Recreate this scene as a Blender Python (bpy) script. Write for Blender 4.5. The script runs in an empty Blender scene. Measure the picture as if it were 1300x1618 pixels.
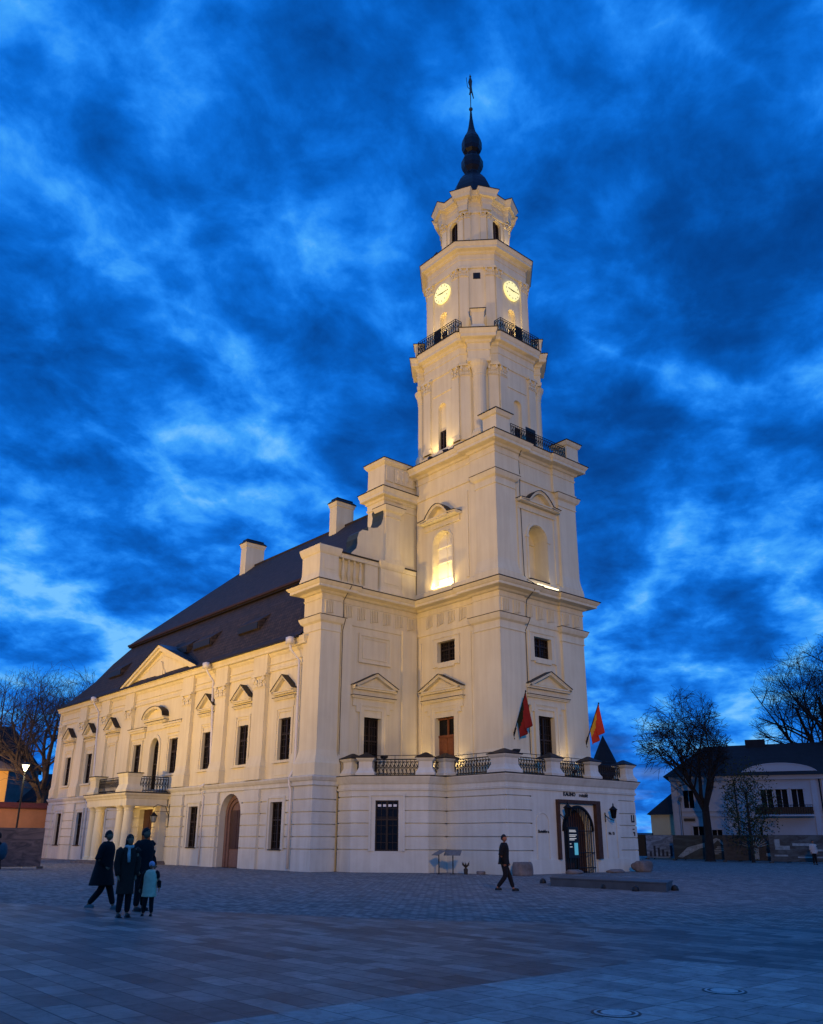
import bpy, bmesh, math, random
from mathutils import Vector, Matrix
R = math.radians
S = bpy.context.scene
COL = S.collection
random.seed(7)

# ------------------------------------------------------------------ camera
cam_d = bpy.data.cameras.new("camera"); cam = bpy.data.objects.new("camera", cam_d); COL.objects.link(cam)
cam_d.sensor_fit = 'HORIZONTAL'; cam_d.sensor_width = 36.0
cam_d.lens = 1340.65 / 1300 * 36; cam_d.shift_y = 51.8 / 1300
cam_d.clip_end = 3000; cam_d.clip_start = 0.1
p, yaw, roll = R(19.188), R(49.3138), R(.2526)
Rv = Vector((math.cos(yaw), math.sin(yaw), 0)); Fv = Vector((-math.sin(yaw), math.cos(yaw), 0)); Uv = Vector((0, 0, 1))
zr = Fv * math.cos(p) + Uv * math.sin(p)
yd = Fv * math.sin(p) - Uv * math.cos(p)
rx = Rv * math.cos(roll) - yd * math.sin(roll) * -1 * -1
ry = Rv * math.sin(roll) + yd * math.cos(roll)
cam.matrix_world = Matrix(((rx.x, -ry.x, -zr.x, 0), (rx.y, -ry.y, -zr.y, 0), (rx.z, -ry.z, -zr.z, 1.6), (0, 0, 0, 1)))
S.camera = cam

# ------------------------------------------------------------------ view
S.view_settings.view_transform = 'Standard'; S.view_settings.look = 'None'
S.view_settings.exposure = 0.0; S.view_settings.gamma = 1.0
S.render.engine = 'CYCLES'

# ------------------------------------------------------------------ world: blue-hour sky with broken cloud
W = bpy.data.worlds.new("World"); S.world = W; W.use_nodes = True
nt = W.node_tree; nt.nodes.clear()
def N(t, **k):
    n = nt.nodes.new(t)
    for a, b in k.items(): setattr(n, a, b)
    return n
def L(a, b): nt.links.new(a, b)
def ramp(stops, interp='LINEAR'):
    r = N('ShaderNodeValToRGB'); cr = r.color_ramp; cr.interpolation = interp
    while len(cr.elements) < len(stops): cr.elements.new(0.5)
    for e, (pos, c) in zip(cr.elements, stops):
        e.position = pos; e.color = (*c, 1) if len(c) == 3 else c
    return r
def mth(op, a=None, b=None, clamp=False):
    n = N('ShaderNodeMath', operation=op); n.use_clamp = clamp
    for i, v in enumerate((a, b)):
        if v is None: continue
        if isinstance(v, (int, float)): n.inputs[i].default_value = v
        else: L(v, n.inputs[i])
    return n.outputs[0]
SUN_EL, SUN_ROT = R(6.0), R(-50)
tc = N('ShaderNodeTexCoord'); sep = N('ShaderNodeSeparateXYZ'); L(tc.outputs['Generated'], sep.inputs[0])
zc = mth('ADD', mth('MAXIMUM', sep.outputs[2], 0.0), 0.30)
comb = N('ShaderNodeCombineXYZ')
L(mth('DIVIDE', sep.outputs[0], zc), comb.inputs[0]); L(mth('DIVIDE', sep.outputs[1], zc), comb.inputs[1])
mp = N('ShaderNodeMapping'); mp.inputs['Location'].default_value = (9.9, 14.2, 0.0); mp.inputs['Rotation'].default_value = (0, 0, R(60)); L(comb.outputs[0], mp.inputs[0])
n1 = N('ShaderNodeTexNoise'); n1.inputs['Scale'].default_value = 1.7; n1.inputs['Detail'].default_value = 4; n1.inputs['Roughness'].default_value = .5; n1.inputs['Distortion'].default_value = .15
n2 = N('ShaderNodeTexNoise'); n2.inputs['Scale'].default_value = 8.5; n2.inputs['Detail'].default_value = 8; n2.inputs['Roughness'].default_value = .60; n2.inputs['Distortion'].default_value = .2
n0 = N('ShaderNodeTexNoise'); n0.inputs['Scale'].default_value = .75; n0.inputs['Detail'].default_value = 1
L(mp.outputs[0], n1.inputs[0]); L(mp.outputs[0], n2.inputs[0]); L(mp.outputs[0], n0.inputs[0])
# gaps between the cloud masses form a bright network; the masses themselves stay dark and soft
ridge = mth('POWER', mth('SUBTRACT', 1.0, mth('MULTIPLY', mth('ABSOLUTE', mth('SUBTRACT', n1.outputs[0], .51)), 6.5), True), 1.6)
fine = mth('SUBTRACT', n2.outputs[0], .5)
big = mth('SUBTRACT', n0.outputs[0], .5)
mixn = mth('ADD', mth('ADD', mth('MULTIPLY', ridge, .20), mth('MULTIPLY', fine, .60)), mth('ADD', mth('MULTIPLY', big, .42), .422))
rp = ramp([(0.22, (.0010, .040, .21)), (0.34, (.0012, .066, .33)), (.43, (.0018, .104, .50)), (.50, (.0040, .155, .70)), (.56, (.014, .235, .90)), (.63, (.050, .36, .98)), (.71, (.17, .53, 1.0))])
L(mixn, rp.inputs[0])
# horizon glow strip (the last of the daylight low in the sky)
hz = mth('POWER', mth('SUBTRACT', 1.0, mth('MULTIPLY', mth('ABSOLUTE', sep.outputs[2]), 5.5), True), 3.0)
dotx = mth('ADD', mth('MULTIPLY', sep.outputs[0], -0.62), mth('MULTIPLY', sep.outputs[1], 0.78))
hz2 = mth('MULTIPLY', hz, mth('POWER', mth('MAXIMUM', dotx, 0.0), 6.0))
n3 = N('ShaderNodeTexNoise'); n3.inputs['Scale'].default_value = 3.0; n3.inputs['Detail'].default_value = 5
mp3 = N('ShaderNodeMapping'); mp3.inputs['Scale'].default_value = (1.3, 1.3, 16); L(tc.outputs['Generated'], mp3.inputs[0]); L(mp3.outputs[0], n3.inputs[0])
strk = mth('MULTIPLY', mth('SUBTRACT', n3.outputs[0], .46), 4.0, True)
glow = N('ShaderNodeMixRGB', blend_type='MIX'); L(mth('MULTIPLY', mth('MULTIPLY', hz2, strk), .85, True), glow.inputs[0]); L(rp.outputs[0], glow.inputs[1]); glow.inputs[2].default_value = (.42, .66, .95, 1)
sky = N('ShaderNodeTexSky'); sky.sky_type = 'NISHITA'; sky.sun_disc = False; sky.sun_elevation = SUN_EL; sky.sun_rotation = SUN_ROT
skm = N('ShaderNodeMixRGB', blend_type='ADD'); skm.inputs[0].default_value = .0002; L(glow.outputs[0], skm.inputs[1]); L(sky.outputs[0], skm.inputs[2])
bg = N('ShaderNodeBackground'); bg.inputs[1].default_value = 1.0; L(skm.outputs[0], bg.inputs[0])
wo = N('ShaderNodeOutputWorld'); L(bg.outputs[0], wo.inputs[0])

# afterglow of a set sun: very soft, very weak
sd = bpy.data.lights.new("afterglow_sun", 'SUN'); sd.energy = 0.085; sd.angle = R(120); sd.color = (1.0, .76, .60)
so = bpy.data.objects.new("afterglow_sun", sd); COL.objects.link(so); so.rotation_euler = (R(25), R(-20), 0)

# floodlights on the roofs across the square, out of the frame, that light the town hall
def spot(name, loc, target, power, color, angle, blend=.6, size=.3, parent=None):
    d = bpy.data.lights.new(name, 'SPOT'); d.energy = power; d.color = color; d.spot_size = R(angle); d.spot_blend = blend; d.shadow_soft_size = size
    o = bpy.data.objects.new(name, d); COL.objects.link(o)
    v = Vector(target) - Vector(loc); o.rotation_euler = v.to_track_quat('-Z', 'Y').to_euler()
    o.location = loc
    if parent: o.parent = parent; o.location = Vector(loc) - parent.location
    return o
WARM = (1.0, .57, .10)
for x_, e_ in ((-86, .55), (-57, .88), (-38, .80)):
    spot('square_floodlight', (x_, -14, 2.5), (x_ * .5 - 29, 27, 22), 47000 * e_, WARM, 70, 1.0, .6)
spot('square_floodlight', (6, 2, 14.0), (-35, 38, 24), 38000, (1.0, .60, .17), 84, 1.0, .8)
spot('square_floodlight', (6, 2, 14.0), (-36, 38, 44), 21000, (1.0, .57, .12), 28, 1.0, .8)

# ------------------------------------------------------------------ materials
def mat(name, base, rough=.85, metal=0, noise=0.0, nscale=4.0, bump=0.0, bscale=30, emit=None, es=1.0, col2=None, streak=0.0, spec=.3):
    m = bpy.data.materials.new(name); m.use_nodes = True
    t = m.node_tree; b = t.nodes['Principled BSDF']
    b.inputs['Base Color'].default_value = (*base, 1); b.inputs['Roughness'].default_value = rough; b.inputs['Metallic'].default_value = metal
    b.inputs['Specular IOR Level'].default_value = spec
    if noise or streak or bump:
        tc = t.nodes.new('ShaderNodeTexCoord')
    if noise or streak:
        nz = t.nodes.new('ShaderNodeTexNoise'); nz.inputs['Scale'].default_value = nscale; nz.inputs['Detail'].default_value = 6; nz.inputs['Roughness'].default_value = .6
        t.links.new(tc.outputs['Object'], nz.inputs[0])
        r = t.nodes.new('ShaderNodeValToRGB'); c2 = col2 or tuple(c * (1 - noise) for c in base)
        r.color_ramp.elements[0].position = .35; r.color_ramp.elements[0].color = (*c2, 1)
        r.color_ramp.elements[1].position = .65; r.color_ramp.elements[1].color = (*base, 1)
        t.links.new(nz.outputs[0], r.inputs[0]); out = r.outputs[0]
        if streak:
            mp = t.nodes.new('ShaderNodeMapping'); mp.inputs['Scale'].default_value = (2.2, 2.2, .16); t.links.new(tc.outputs['Object'], mp.inputs[0])
            n2 = t.nodes.new('ShaderNodeTexNoise'); n2.inputs['Scale'].default_value = 1.6; n2.inputs['Detail'].default_value = 5; t.links.new(mp.outputs[0], n2.inputs[0])
            r2 = t.nodes.new('ShaderNodeValToRGB'); k = 1 - streak
            r2.color_ramp.elements[0].position = .38; r2.color_ramp.elements[0].color = (k, k * .985, k * .96, 1)
            r2.color_ramp.elements[1].position = .62; r2.color_ramp.elements[1].color = (1, 1, 1, 1)
            t.links.new(n2.outputs[0], r2.inputs[0])
            mx = t.nodes.new('ShaderNodeMixRGB'); mx.blend_type = 'MULTIPLY'; mx.inputs[0].default_value = 1
            t.links.new(out, mx.inputs[1]); t.links.new(r2.outputs[0], mx.inputs[2]); out = mx.outputs[0]
        t.links.new(out, b.inputs['Base Color'])
    if bump:
        nb = t.nodes.new('ShaderNodeTexNoise'); nb.inputs['Scale'].default_value = bscale; nb.inputs['Detail'].default_value = 4; t.links.new(tc.outputs['Object'], nb.inputs[0])
        bp = t.nodes.new('ShaderNodeBump'); bp.inputs['Strength'].default_value = bump; bp.inputs['Distance'].default_value = .02
        t.links.new(nb.outputs[0], bp.inputs['Height']); t.links.new(bp.outputs[0], b.inputs['Normal'])
    if emit:
        b.inputs['Emission Color'].default_value = (*emit, 1); b.inputs['Emission Strength'].default_value = es
    return m

def bricky(name, c1, c2, mortar, bw, bh, rough=.8, msize=.012, coords='XY', bump=.4, off=.5, noise=.35, spec=.3, squash=1.0, sqf=2, rot=0):
    """coursed material: slabs, setts, roof tiles"""
    m = bpy.data.materials.new(name); m.use_nodes = True; t = m.node_tree; b = t.nodes['Principled BSDF']
    tc = t.nodes.new('ShaderNodeTexCoord'); sp = t.nodes.new('ShaderNodeSeparateXYZ'); cb = t.nodes.new('ShaderNodeCombineXYZ')
    t.links.new(tc.outputs['Object'], sp.inputs[0])
    ad = t.nodes.new('ShaderNodeMath'); ad.operation = 'ADD'
    if coords == 'XY': t.links.new(sp.outputs[0], cb.inputs[0]); t.links.new(sp.outputs[1], cb.inputs[1])
    else:
        t.links.new(sp.outputs[0], ad.inputs[0]); t.links.new(sp.outputs[1], ad.inputs[1]) if coords == 'WZ' else None
        if coords == 'XZ': ad.inputs[1].default_value = 0
        t.links.new(ad.outputs[0], cb.inputs[0]); t.links.new(sp.outputs[2], cb.inputs[1])
    mp = t.nodes.new('ShaderNodeMapping'); mp.inputs['Rotation'].default_value = (0, 0, rot); t.links.new(cb.outputs[0], mp.inputs[0])
    br = t.nodes.new('ShaderNodeTexBrick'); t.links.new(mp.outputs[0], br.inputs[0])
    br.offset = off; br.squash = squash; br.squash_frequency = sqf
    br.inputs['Color1'].default_value = (*c1, 1); br.inputs['Color2'].default_value = (*c2, 1); br.inputs['Mortar'].default_value = (*mortar, 1)
    br.inputs['Scale'].default_value = 1; br.inputs['Mortar Size'].default_value = msize; br.inputs['Brick Width'].default_value = bw; br.inputs['Row Height'].default_value = bh; br.inputs['Mortar Smooth'].default_value = .2
    nz = t.nodes.new('ShaderNodeTexNoise'); nz.inputs['Scale'].default_value = .9; nz.inputs['Detail'].default_value = 8; nz.inputs['Roughness'].default_value = .65; t.links.new(tc.outputs['Object'], nz.inputs[0])
    r = t.nodes.new('ShaderNodeValToRGB'); k = 1 - noise; r.color_ramp.elements[0].position = .3; r.color_ramp.elements[0].color = (k, k, k, 1); r.color_ramp.elements[1].position = .7; r.color_ramp.elements[1].color = (1, 1, 1, 1)
    t.links.new(nz.outputs[0], r.inputs[0])
    mx = t.nodes.new('ShaderNodeMixRGB'); mx.blend_type = 'MULTIPLY'; mx.inputs[0].default_value = 1; t.links.new(br.outputs[0], mx.inputs[1]); t.links.new(r.outputs[0], mx.inputs[2])
    n4 = t.nodes.new('ShaderNodeTexNoise'); n4.inputs['Scale'].default_value = 4.5; n4.inputs['Detail'].default_value = 9; n4.inputs['Roughness'].default_value = .75; n4.inputs['Distortion'].default_value = .6; t.links.new(tc.outputs['Object'], n4.inputs[0])
    r4 = t.nodes.new('ShaderNodeValToRGB'); r4.color_ramp.elements[0].position = .38; r4.color_ramp.elements[0].color = (.62, .62, .62, 1); r4.color_ramp.elements[1].position = .56; r4.color_ramp.elements[1].color = (1.06, 1.06, 1.06, 1); t.links.new(n4.outputs[0], r4.inputs[0])
    m4 = t.nodes.new('ShaderNodeMixRGB'); m4.blend_type = 'MULTIPLY'; m4.inputs[0].default_value = .85; t.links.new(mx.outputs[0], m4.inputs[1]); t.links.new(r4.outputs[0], m4.inputs[2]); mx = m4
    t.links.new(mx.outputs[0], b.inputs['Base Color']); b.inputs['Roughness'].default_value = rough; b.inputs['Specular IOR Level'].default_value = spec
    n2 = t.nodes.new('ShaderNodeTexNoise'); n2.inputs['Scale'].default_value = 14; n2.inputs['Detail'].default_value = 5; t.links.new(tc.outputs['Object'], n2.inputs[0])
    sb = t.nodes.new('ShaderNodeMath'); sb.operation = 'SUBTRACT'; ml = t.nodes.new('ShaderNodeMath'); ml.operation = 'MULTIPLY'; ml.inputs[1].default_value = .35
    t.links.new(n2.outputs[0], ml.inputs[0]); t.links.new(ml.outputs[0], sb.inputs[0]); t.links.new(br.outputs['Fac'], sb.inputs[1])
    bp = t.nodes.new('ShaderNodeBump'); bp.inputs['Strength'].default_value = bump; bp.inputs['Distance'].default_value = .015
    t.links.new(sb.outputs[0], bp.inputs['Height']); t.links.new(bp.outputs[0], b.inputs['Normal'])
    return m

M = {}
M['plaster'] = mat('ivory_plaster', (.77, .70, .485), .92, noise=.09, nscale=.45, bump=.2, streak=.07)
M['plaster_base'] = mat('weathered_plaster', (.66, .65, .56), .92, noise=.13, nscale=.7, bump=.3, streak=.08)
M['flash'] = mat('dark_flashing', (.022, .018, .018), .55, .4)
M['tile'] = bricky('roof_tiles', (.062, .044, .038), (.032, .024, .023), (.012, .010, .012), .26, .26, .75, .02, 'XZ', 1.0, noise=.3)
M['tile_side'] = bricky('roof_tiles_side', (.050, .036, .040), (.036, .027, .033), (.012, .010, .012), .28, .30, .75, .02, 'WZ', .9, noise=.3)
M['tin'] = mat('grey_sheet_roof', (.07, .09, .11), .4, .6, noise=.2)
M['copper'] = mat('green_copper', (.05, .065, .055), .6, .3, noise=.3)
M['spire'] = mat('spire_metal', (.012, .016, .028), .45, .5, noise=.3)
M['iron'] = mat('wrought_iron', (.012, .012, .014), .5, .5)
M['glass'] = mat('dark_glass', (.006, .006, .008), .22, spec=.22, noise=.5, nscale=2)
M['sash'] = mat('dark_sash', (.028, .018, .014), .6, noise=.3)
M['door'] = mat('brown_door', (.22, .075, .028), .5, noise=.35, nscale=7)
M['doordark'] = mat('dark_brown_door', (.065, .030, .020), .5, noise=.3, nscale=7)
M['archwood'] = mat('reddish_wood', (.20, .12, .10), .6, noise=.25, nscale=6)
M['pipe'] = mat('white_downpipe', (.72, .70, .66), .45, noise=.08)
M['stone'] = mat('grey_boulder', (.22, .18, .16), .9, noise=.45, nscale=3, bump=.8, bscale=6)
M['louvre'] = mat('cream_louvre', (.80, .76, .62), .8)
M['clock'] = mat('clock_glass', (.8, .8, .5), .5, emit=(1.0, .88, .30), es=.82)
M['strip'] = mat('light_strip', (1, .9, .6), .5, emit=(1.0, .86, .52), es=2.5)
M['black'] = mat('black_metal', (.01, .01, .011), .5)
M['white'] = mat('white_letters', (.7, .7, .7), .6)
M['gold'] = mat('weathered_copper', (.05, .07, .07), .6, .5)
M['dullglass'] = mat('dull_glass', (.006, .007, .009), .75, spec=.1)

# ------------------------------------------------------------------ mesh builder
def offset(poly, e):
    n = len(poly); out = []
    for i in range(n):
        a, b, c = Vector(poly[i - 1]), Vector(poly[i]), Vector(poly[(i + 1) % n])
        d1 = (b - a).normalized(); d2 = (c - b).normalized()
        n1 = Vector((d1.y, -d1.x)); n2 = Vector((d2.y, -d2.x)); k = 1 + n1.dot(n2)
        m = (n1 + n2) / max(k, .35)
        out.append((b.x + m.x * e, b.y + m.y * e))
    return out

class MB:
    def __init__(s): s.v = []; s.f = []; s.m = []
    def face(s, pts, m=0):
        i = len(s.v); s.v += [tuple(q) for q in pts]; s.f.append(tuple(range(i, i + len(pts)))); s.m.append(m)
    def raw(s, vs, fs, m=0):
        i = len(s.v); s.v += [tuple(q) for q in vs]; s.f += [tuple(i + k for k in f) for f in fs]; s.m += [m] * len(fs)
    def box(s, x0, x1, y0, y1, z0, z1, m=0):
        s.pstack([(x0, y0), (x1, y0), (x1, y1), (x0, y1)], [(z0, 0), (z1, 0)], m)
    def pstack(s, poly, prof, m=0, bot=True, top=True, topm=None):
        """closed footprint swept up through (z, outward offset) pairs: walls, cornices, piers"""
        n = len(poly); vs = []; fs = []
        for z, e in prof:
            vs += [(q[0], q[1], z) for q in (offset(poly, e) if e else poly)]
        for k in range(len(prof) - 1):
            for i in range(n):
                j = (i + 1) % n; fs.append((k * n + i, k * n + j, (k + 1) * n + j, (k + 1) * n + i))
        s.raw(vs, fs, m)
        if bot: s.face([vs[i] for i in reversed(range(n))], m)
        if top: s.face([vs[(len(prof) - 1) * n + i] for i in range(n)], m if topm is None else topm)
    def lathe(s, cx, cy, prof, seg=16, m=0, sx=1, sy=1):
        n = seg; vs = []; fs = []
        for r, z in prof:
            for i in range(n):
                a = 2 * math.pi * i / n; vs.append((cx + r * sx * math.cos(a), cy + r * sy * math.sin(a), z))
        for k in range(len(prof) - 1):
            for i in range(n):
                j = (i + 1) % n; fs.append((k * n + i, k * n + j, (k + 1) * n + j, (k + 1) * n + i))
        s.raw(vs, fs, m); s.face([vs[i] for i in reversed(range(n))], m); s.face([vs[-n + i] for i in range(n)], m)
    def tube(s, pts, rad, seg=6, m=0):
        pts = [Vector(q) for q in pts]; k = len(pts)
        rad = rad if isinstance(rad, (list, tuple)) else [rad] * k
        vs = []; fs = []; up = Vector((0, 0, 1))
        for i, q in enumerate(pts):
            d = (pts[min(i + 1, k - 1)] - pts[max(i - 1, 0)]).normalized()
            a = d.cross(up if abs(d.z) < .95 else Vector((1, 0, 0))).normalized(); b = d.cross(a)
            for j in range(seg):
                t = 2 * math.pi * j / seg; vs.append(q + (a * math.cos(t) + b * math.sin(t)) * rad[i])
        for i in range(k - 1):
            for j in range(seg):
                l = (j + 1) % seg; fs.append((i * seg + j, i * seg + l, (i + 1) * seg + l, (i + 1) * seg + j))
        fs.append(tuple(range(seg))); fs.append(tuple((k - 1) * seg + j for j in reversed(range(seg))))
        s.raw(vs, fs, m)
    def ball(s, c, r, m=0, seg=8, rings=6, sc=(1, 1, 1)):
        prof = [(max(r * math.sin(math.pi * i / rings), 1e-4), -r * math.cos(math.pi * i / rings)) for i in range(rings + 1)]
        vs = []; fs = []
        for rr, z in prof:
            for i in range(seg):
                a = 2 * math.pi * i / seg; vs.append((c[0] + rr * sc[0] * math.cos(a), c[1] + rr * sc[1] * math.sin(a), c[2] + z * sc[2]))
        for k in range(rings):
            for i in range(seg):
                j = (i + 1) % seg; fs.append((k * seg + i, k * seg + j, (k + 1) * seg + j, (k + 1) * seg + i))
        s.raw(vs, fs, m)
    # ---- in a facade frame F: u along the wall, z up, d outward
    def fbox(s, F, u0, u1, z0, z1, d0, d1, m=0):
        P = [F(u, z, d) for u, z, d in ((u0, z0, d0), (u1, z0, d0), (u1, z1, d0), (u0, z1, d0), (u0, z0, d1), (u1, z0, d1), (u1, z1, d1), (u0, z1, d1))]
        s.raw(P, [(4, 5, 6, 7), (1, 0, 3, 2), (0, 4, 7, 3), (5, 1, 2, 6), (7, 6, 2, 3), (0, 1, 5, 4)], m)
    def fpoly(s, F, pts, d0, d1, m=0, sidem=None):
        n = len(pts); a = [F(u, z, d0) for u, z in pts]; b = [F(u, z, d1) for u, z in pts]
        s.raw(a + b, [tuple(range(n, 2 * n)), tuple(reversed(range(n)))], m)
        s.raw(a + b, [(i, (i + 1) % n, n + (i + 1) % n, n + i) for i in range(n)], m if sidem is None else sidem)
    def fband(s, F, line, w, d0, d1, m=0):
        """strip of thickness w (downwards/inwards) following a polyline: raking cornices, hoods, arches"""
        n = len(line); L_ = [Vector(q) for q in line]; inn = []
        for i, q in enumerate(L_):
            t = (L_[min(i + 1, n - 1)] - L_[max(i - 1, 0)]).normalized(); inn.append(q + Vector((t.y, -t.x)) * w)
        for i in range(n - 1):
            s.fpoly(F, [L_[i], L_[i + 1], inn[i + 1], inn[i]], d0, d1, m)
    def build(s, name, mats, parent=None, smooth=False, label=None):
        me = bpy.data.meshes.new(name); me.from_pydata(s.v, [], s.f)
        for q in (mats if isinstance(mats, (list, tuple)) else [mats]): me.materials.append(M[q] if isinstance(q, str) else q)
        me.polygons.foreach_set('material_index', s.m)
        if smooth: me.polygons.foreach_set('use_smooth', [True] * len(s.f))
        me.validate(); me.update()
        bm = bmesh.new(); bm.from_mesh(me); bmesh.ops.remove_doubles(bm, verts=bm.verts, dist=1e-4) if smooth else None
        bmesh.ops.recalc_face_normals(bm, faces=bm.faces); bm.to_mesh(me); bm.free()
        o = bpy.data.objects.new(name, me); COL.objects.link(o)
        if parent:
            o.parent = parent
            if parent.type == 'EMPTY': o.location = [-c for c in parent.location] if parent.get('world_children') else (0, 0, 0)
        if label: o['label'] = label
        return o

def empty(name, loc, label, cat, group=None, rz=0, world=False):
    o = bpy.data.objects.new(name, None); COL.objects.link(o); o.location = loc; o.rotation_euler = (0, 0, rz); o.empty_display_size = .5
    o['label'] = label; o['category'] = cat
    if group: o['group'] = group
    if world: o['world_children'] = 1
    return o
def tag(o, label, cat, group=None):
    o['label'] = label; o['category'] = cat
    if group: o['group'] = group
    return o

def frameY(y0, sgn=-1):  # facade facing -Y: u = x
    return lambda u, z, d: Vector((u, y0 + sgn * d, z))
def frameX(x0, sgn=1):   # facade facing +X: u = y
    return lambda u, z, d: Vector((x0 + sgn * d, u, z))

def wall(mb, F, u0, u1, rows, ops, depth=.45, m=0):
    """rows: (z0,z1,d) bands of the wall face; ops: (u0,u1,z0,z1,arched) real openings with reveals"""
    us = sorted({u0, u1} | {o[0] for o in ops} | {o[1] for o in ops}); us = [u for u in us if u0 <= u <= u1]
    for (za, zb, d) in rows:
        zs = sorted({za, zb} | {z for o in ops for z in (o[2], o[3]) if za < z < zb})
        for i in range(len(us) - 1):
            for j in range(len(zs) - 1):
                uc, zc_ = (us[i] + us[i + 1]) / 2, (zs[j] + zs[j + 1]) / 2
                if any(o[0] < uc < o[1] and o[2] < zc_ < o[3] for o in ops): continue
                mb.face([F(us[i], zs[j], d), F(us[i + 1], zs[j], d), F(us[i + 1], zs[j + 1], d), F(us[i], zs[j + 1], d)], m)
    for a, b in zip(rows, rows[1:]):
        if abs(a[2] - b[2]) > 1e-5:
            for i in range(len(us) - 1):
                uc = (us[i] + us[i + 1]) / 2
                if any(o[0] < uc < o[1] and o[2] < a[1] < o[3] for o in ops): continue
                mb.face([F(us[i], a[1], a[2]), F(us[i + 1], a[1], a[2]), F(us[i + 1], a[1], b[2]), F(us[i], a[1], b[2])], m)
    for (a, b, c, d, arch) in ops:
        zt = d - (b - a) / 2 if arch else d
        for u in (a, b): mb.face([F(u, c, .001), F(u, zt, .001), F(u, zt, -depth), F(u, c, -depth)], m)
        mb.face([F(a, c, .001), F(b, c, .001), F(b, c, -depth), F(a, c, -depth)], m)
        if not arch: mb.face([F(a, d, .001), F(b, d, .001), F(b, d, -depth), F(a, d, -depth)], m)
        else:
            r = (b - a) / 2; cu = (a + b) / 2; K = 14
            arc = [(cu - r * math.cos(math.pi * k / K), zt + r * math.sin(math.pi * k / K)) for k in range(K + 1)]
            for k in range(K):
                p0, p1 = arc[k], arc[k + 1]
                mb.face([F(*p0, .001), F(*p1, .001), F(*p1, -depth), F(*p0, -depth)], m)
                mb.face([F(*p0, 0), F(*p1, 0), F(p1[0], d, 0), F(p0[0], d, 0)], m)

def grooved(zs, z0, z1, g=.055, d=-.10):
    rows = []; z = z0
    for q in zs:
        rows += [(z, q - g / 2, 0), (q - g / 2, q + g / 2, d)]; z = q + g / 2
    rows.append((z, z1, 0)); return rows

def arc(cu, cz, r, a0=0, a1=180, K=16, ry=None):
    ry = ry or r
    return [(cu - r * math.cos(R(a0 + (a1 - a0) * k / K)), cz + ry * math.sin(R(a0 + (a1 - a0) * k / K))) for k in range(K + 1)]

# ------------------------------------------------------------------ ground and paving
def sheet(name, poly, z, m):
    mb = MB(); mb.face([(x, y, z) for x, y in poly]); o = mb.build(name, m); o['kind'] = 'structure'; return o
M['cobble'] = bricky('granite_setts', (.42, .37, .34), (.15, .135, .13), (.085, .08, .08), .30, .14, .8, .016, 'XY', .9, noise=.35)
M['slabs'] = bricky('dark_slabs', (.088, .085, .085), (.32, .288, .262), (.04, .04, .04), .78, .34, .6, .010, 'XY', .5, off=.37, noise=.55, spec=.35, squash=1.6, sqf=3)
M['lightslabs'] = bricky('light_slabs', (.25, .225, .215), (.45, .405, .375), (.09, .085, .08), .72, .46, .7, .008, 'XY', .35, off=.31, noise=.25, squash=.6, sqf=2)
sheet('ground', [(-700, -700), (700, -700), (700, 900), (-700, 900)], 0, 'cobble')
sheet('slab_paving', [(-60, -9.5), (-25.7, 7.3), (-15, 12.7), (-8.5, 17.9), (6, 27), (40, 48), (40, -60), (-60, -60)], .004, 'slabs')
sheet('light_paving', [(-7.9, -60), (20, -60), (20, 15.6), (-5.8, 12.0), (-7.85, 11.45)], .008, 'lightslabs')
M['pale_cover'] = mat('pale_cover_metal', (.50, .47, .45), .6, noise=.3, nscale=20); M['black'] = mat('black_metal', (.01, .01, .011), .5)
for i, (x, y) in enumerate(((-5.78, 7.64), (-5.79, 9.66))):
    e = MB(); e.lathe(x, y, [(.215, .006), (.215, .014), (.19, .016), (.188, .011), (.15, .011), (.148, .016), (.06, .016)], 28); e.lathe(x, y, [(.245, .0085), (.245, .0115), (.215, .0118)], 28, 1)
    tag(e.build('manhole_cover', ['pale_cover', 'black']),
        ['round metal cover in the light slabs, closest to the bottom edge', 'round metal cover in the light slabs, the farther of the two'][i], 'manhole cover', 'round covers in the light paving')

# ================================================================== TOWN HALL
TH = empty('town_hall', (-50, 38.1, 0), 'floodlit white baroque town hall with tall stepped clock tower and dark tiled roof', 'town hall', world=True)
XC = -60.45
FS = frameY(27.3); FB = frameY(27.1); FE = frameX(-39.6); FTS = frameY(34.5); FTE = frameX(-32.4)
WX = [XC + o for o in (-17.45, -12.65, -8.0, -3.05, 0, 3.05, 8.0, 12.65, 17.45)]
GR = [1.12, 1.75, 2.38, 3.02, 3.67]

# ---- walls of the main wing
mb = MB()
gops = [(XC - 18.1, XC - 16.9, 1.1, 3.65, False), (XC - 13.3, XC - 12.1, 1.1, 3.65, False), (XC - 1.1, XC + 1.1, .15, 3.6, False),
        (XC - 3.55, XC - 2.65, 1.1, 3.4, False), (XC + 2.2, XC + 3.1, 1.1, 2.15, False), (XC + 4.0, XC + 4.95, .0, 2.15, False), (XC - 8.6, XC - 7.4, 1.1, 3.65, False),
        (XC + 6.6, XC + 7.85, 1.1, 3.62, False), (XC + 10.75, XC + 13.3, .0, 4.25, True), (XC + 16.65, XC + 17.9, 1.08, 3.62, False)]
wall(mb, FB, -81.0, -41.2, grooved(GR, 0, 4.36), gops, .66, 1)
fops = []
for i, x in enumerate(WX):
    if i == 2: continue
    if i == 4: fops.append((x - .72, x + .72, 4.92, 8.6, True)); continue
    fops.append((x - .65, x + .65, 5.95, 8.35, False))
wall(mb, FS, -80.7, -41.2, [(4.36, 13.0, 0)], fops, .48, 0)
mb.face([(-81, 27.1, 4.36), (-41.2, 27.1, 4.36), (-41.2, 27.3, 4.36), (-81, 27.3, 4.36)], 1)
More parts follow.
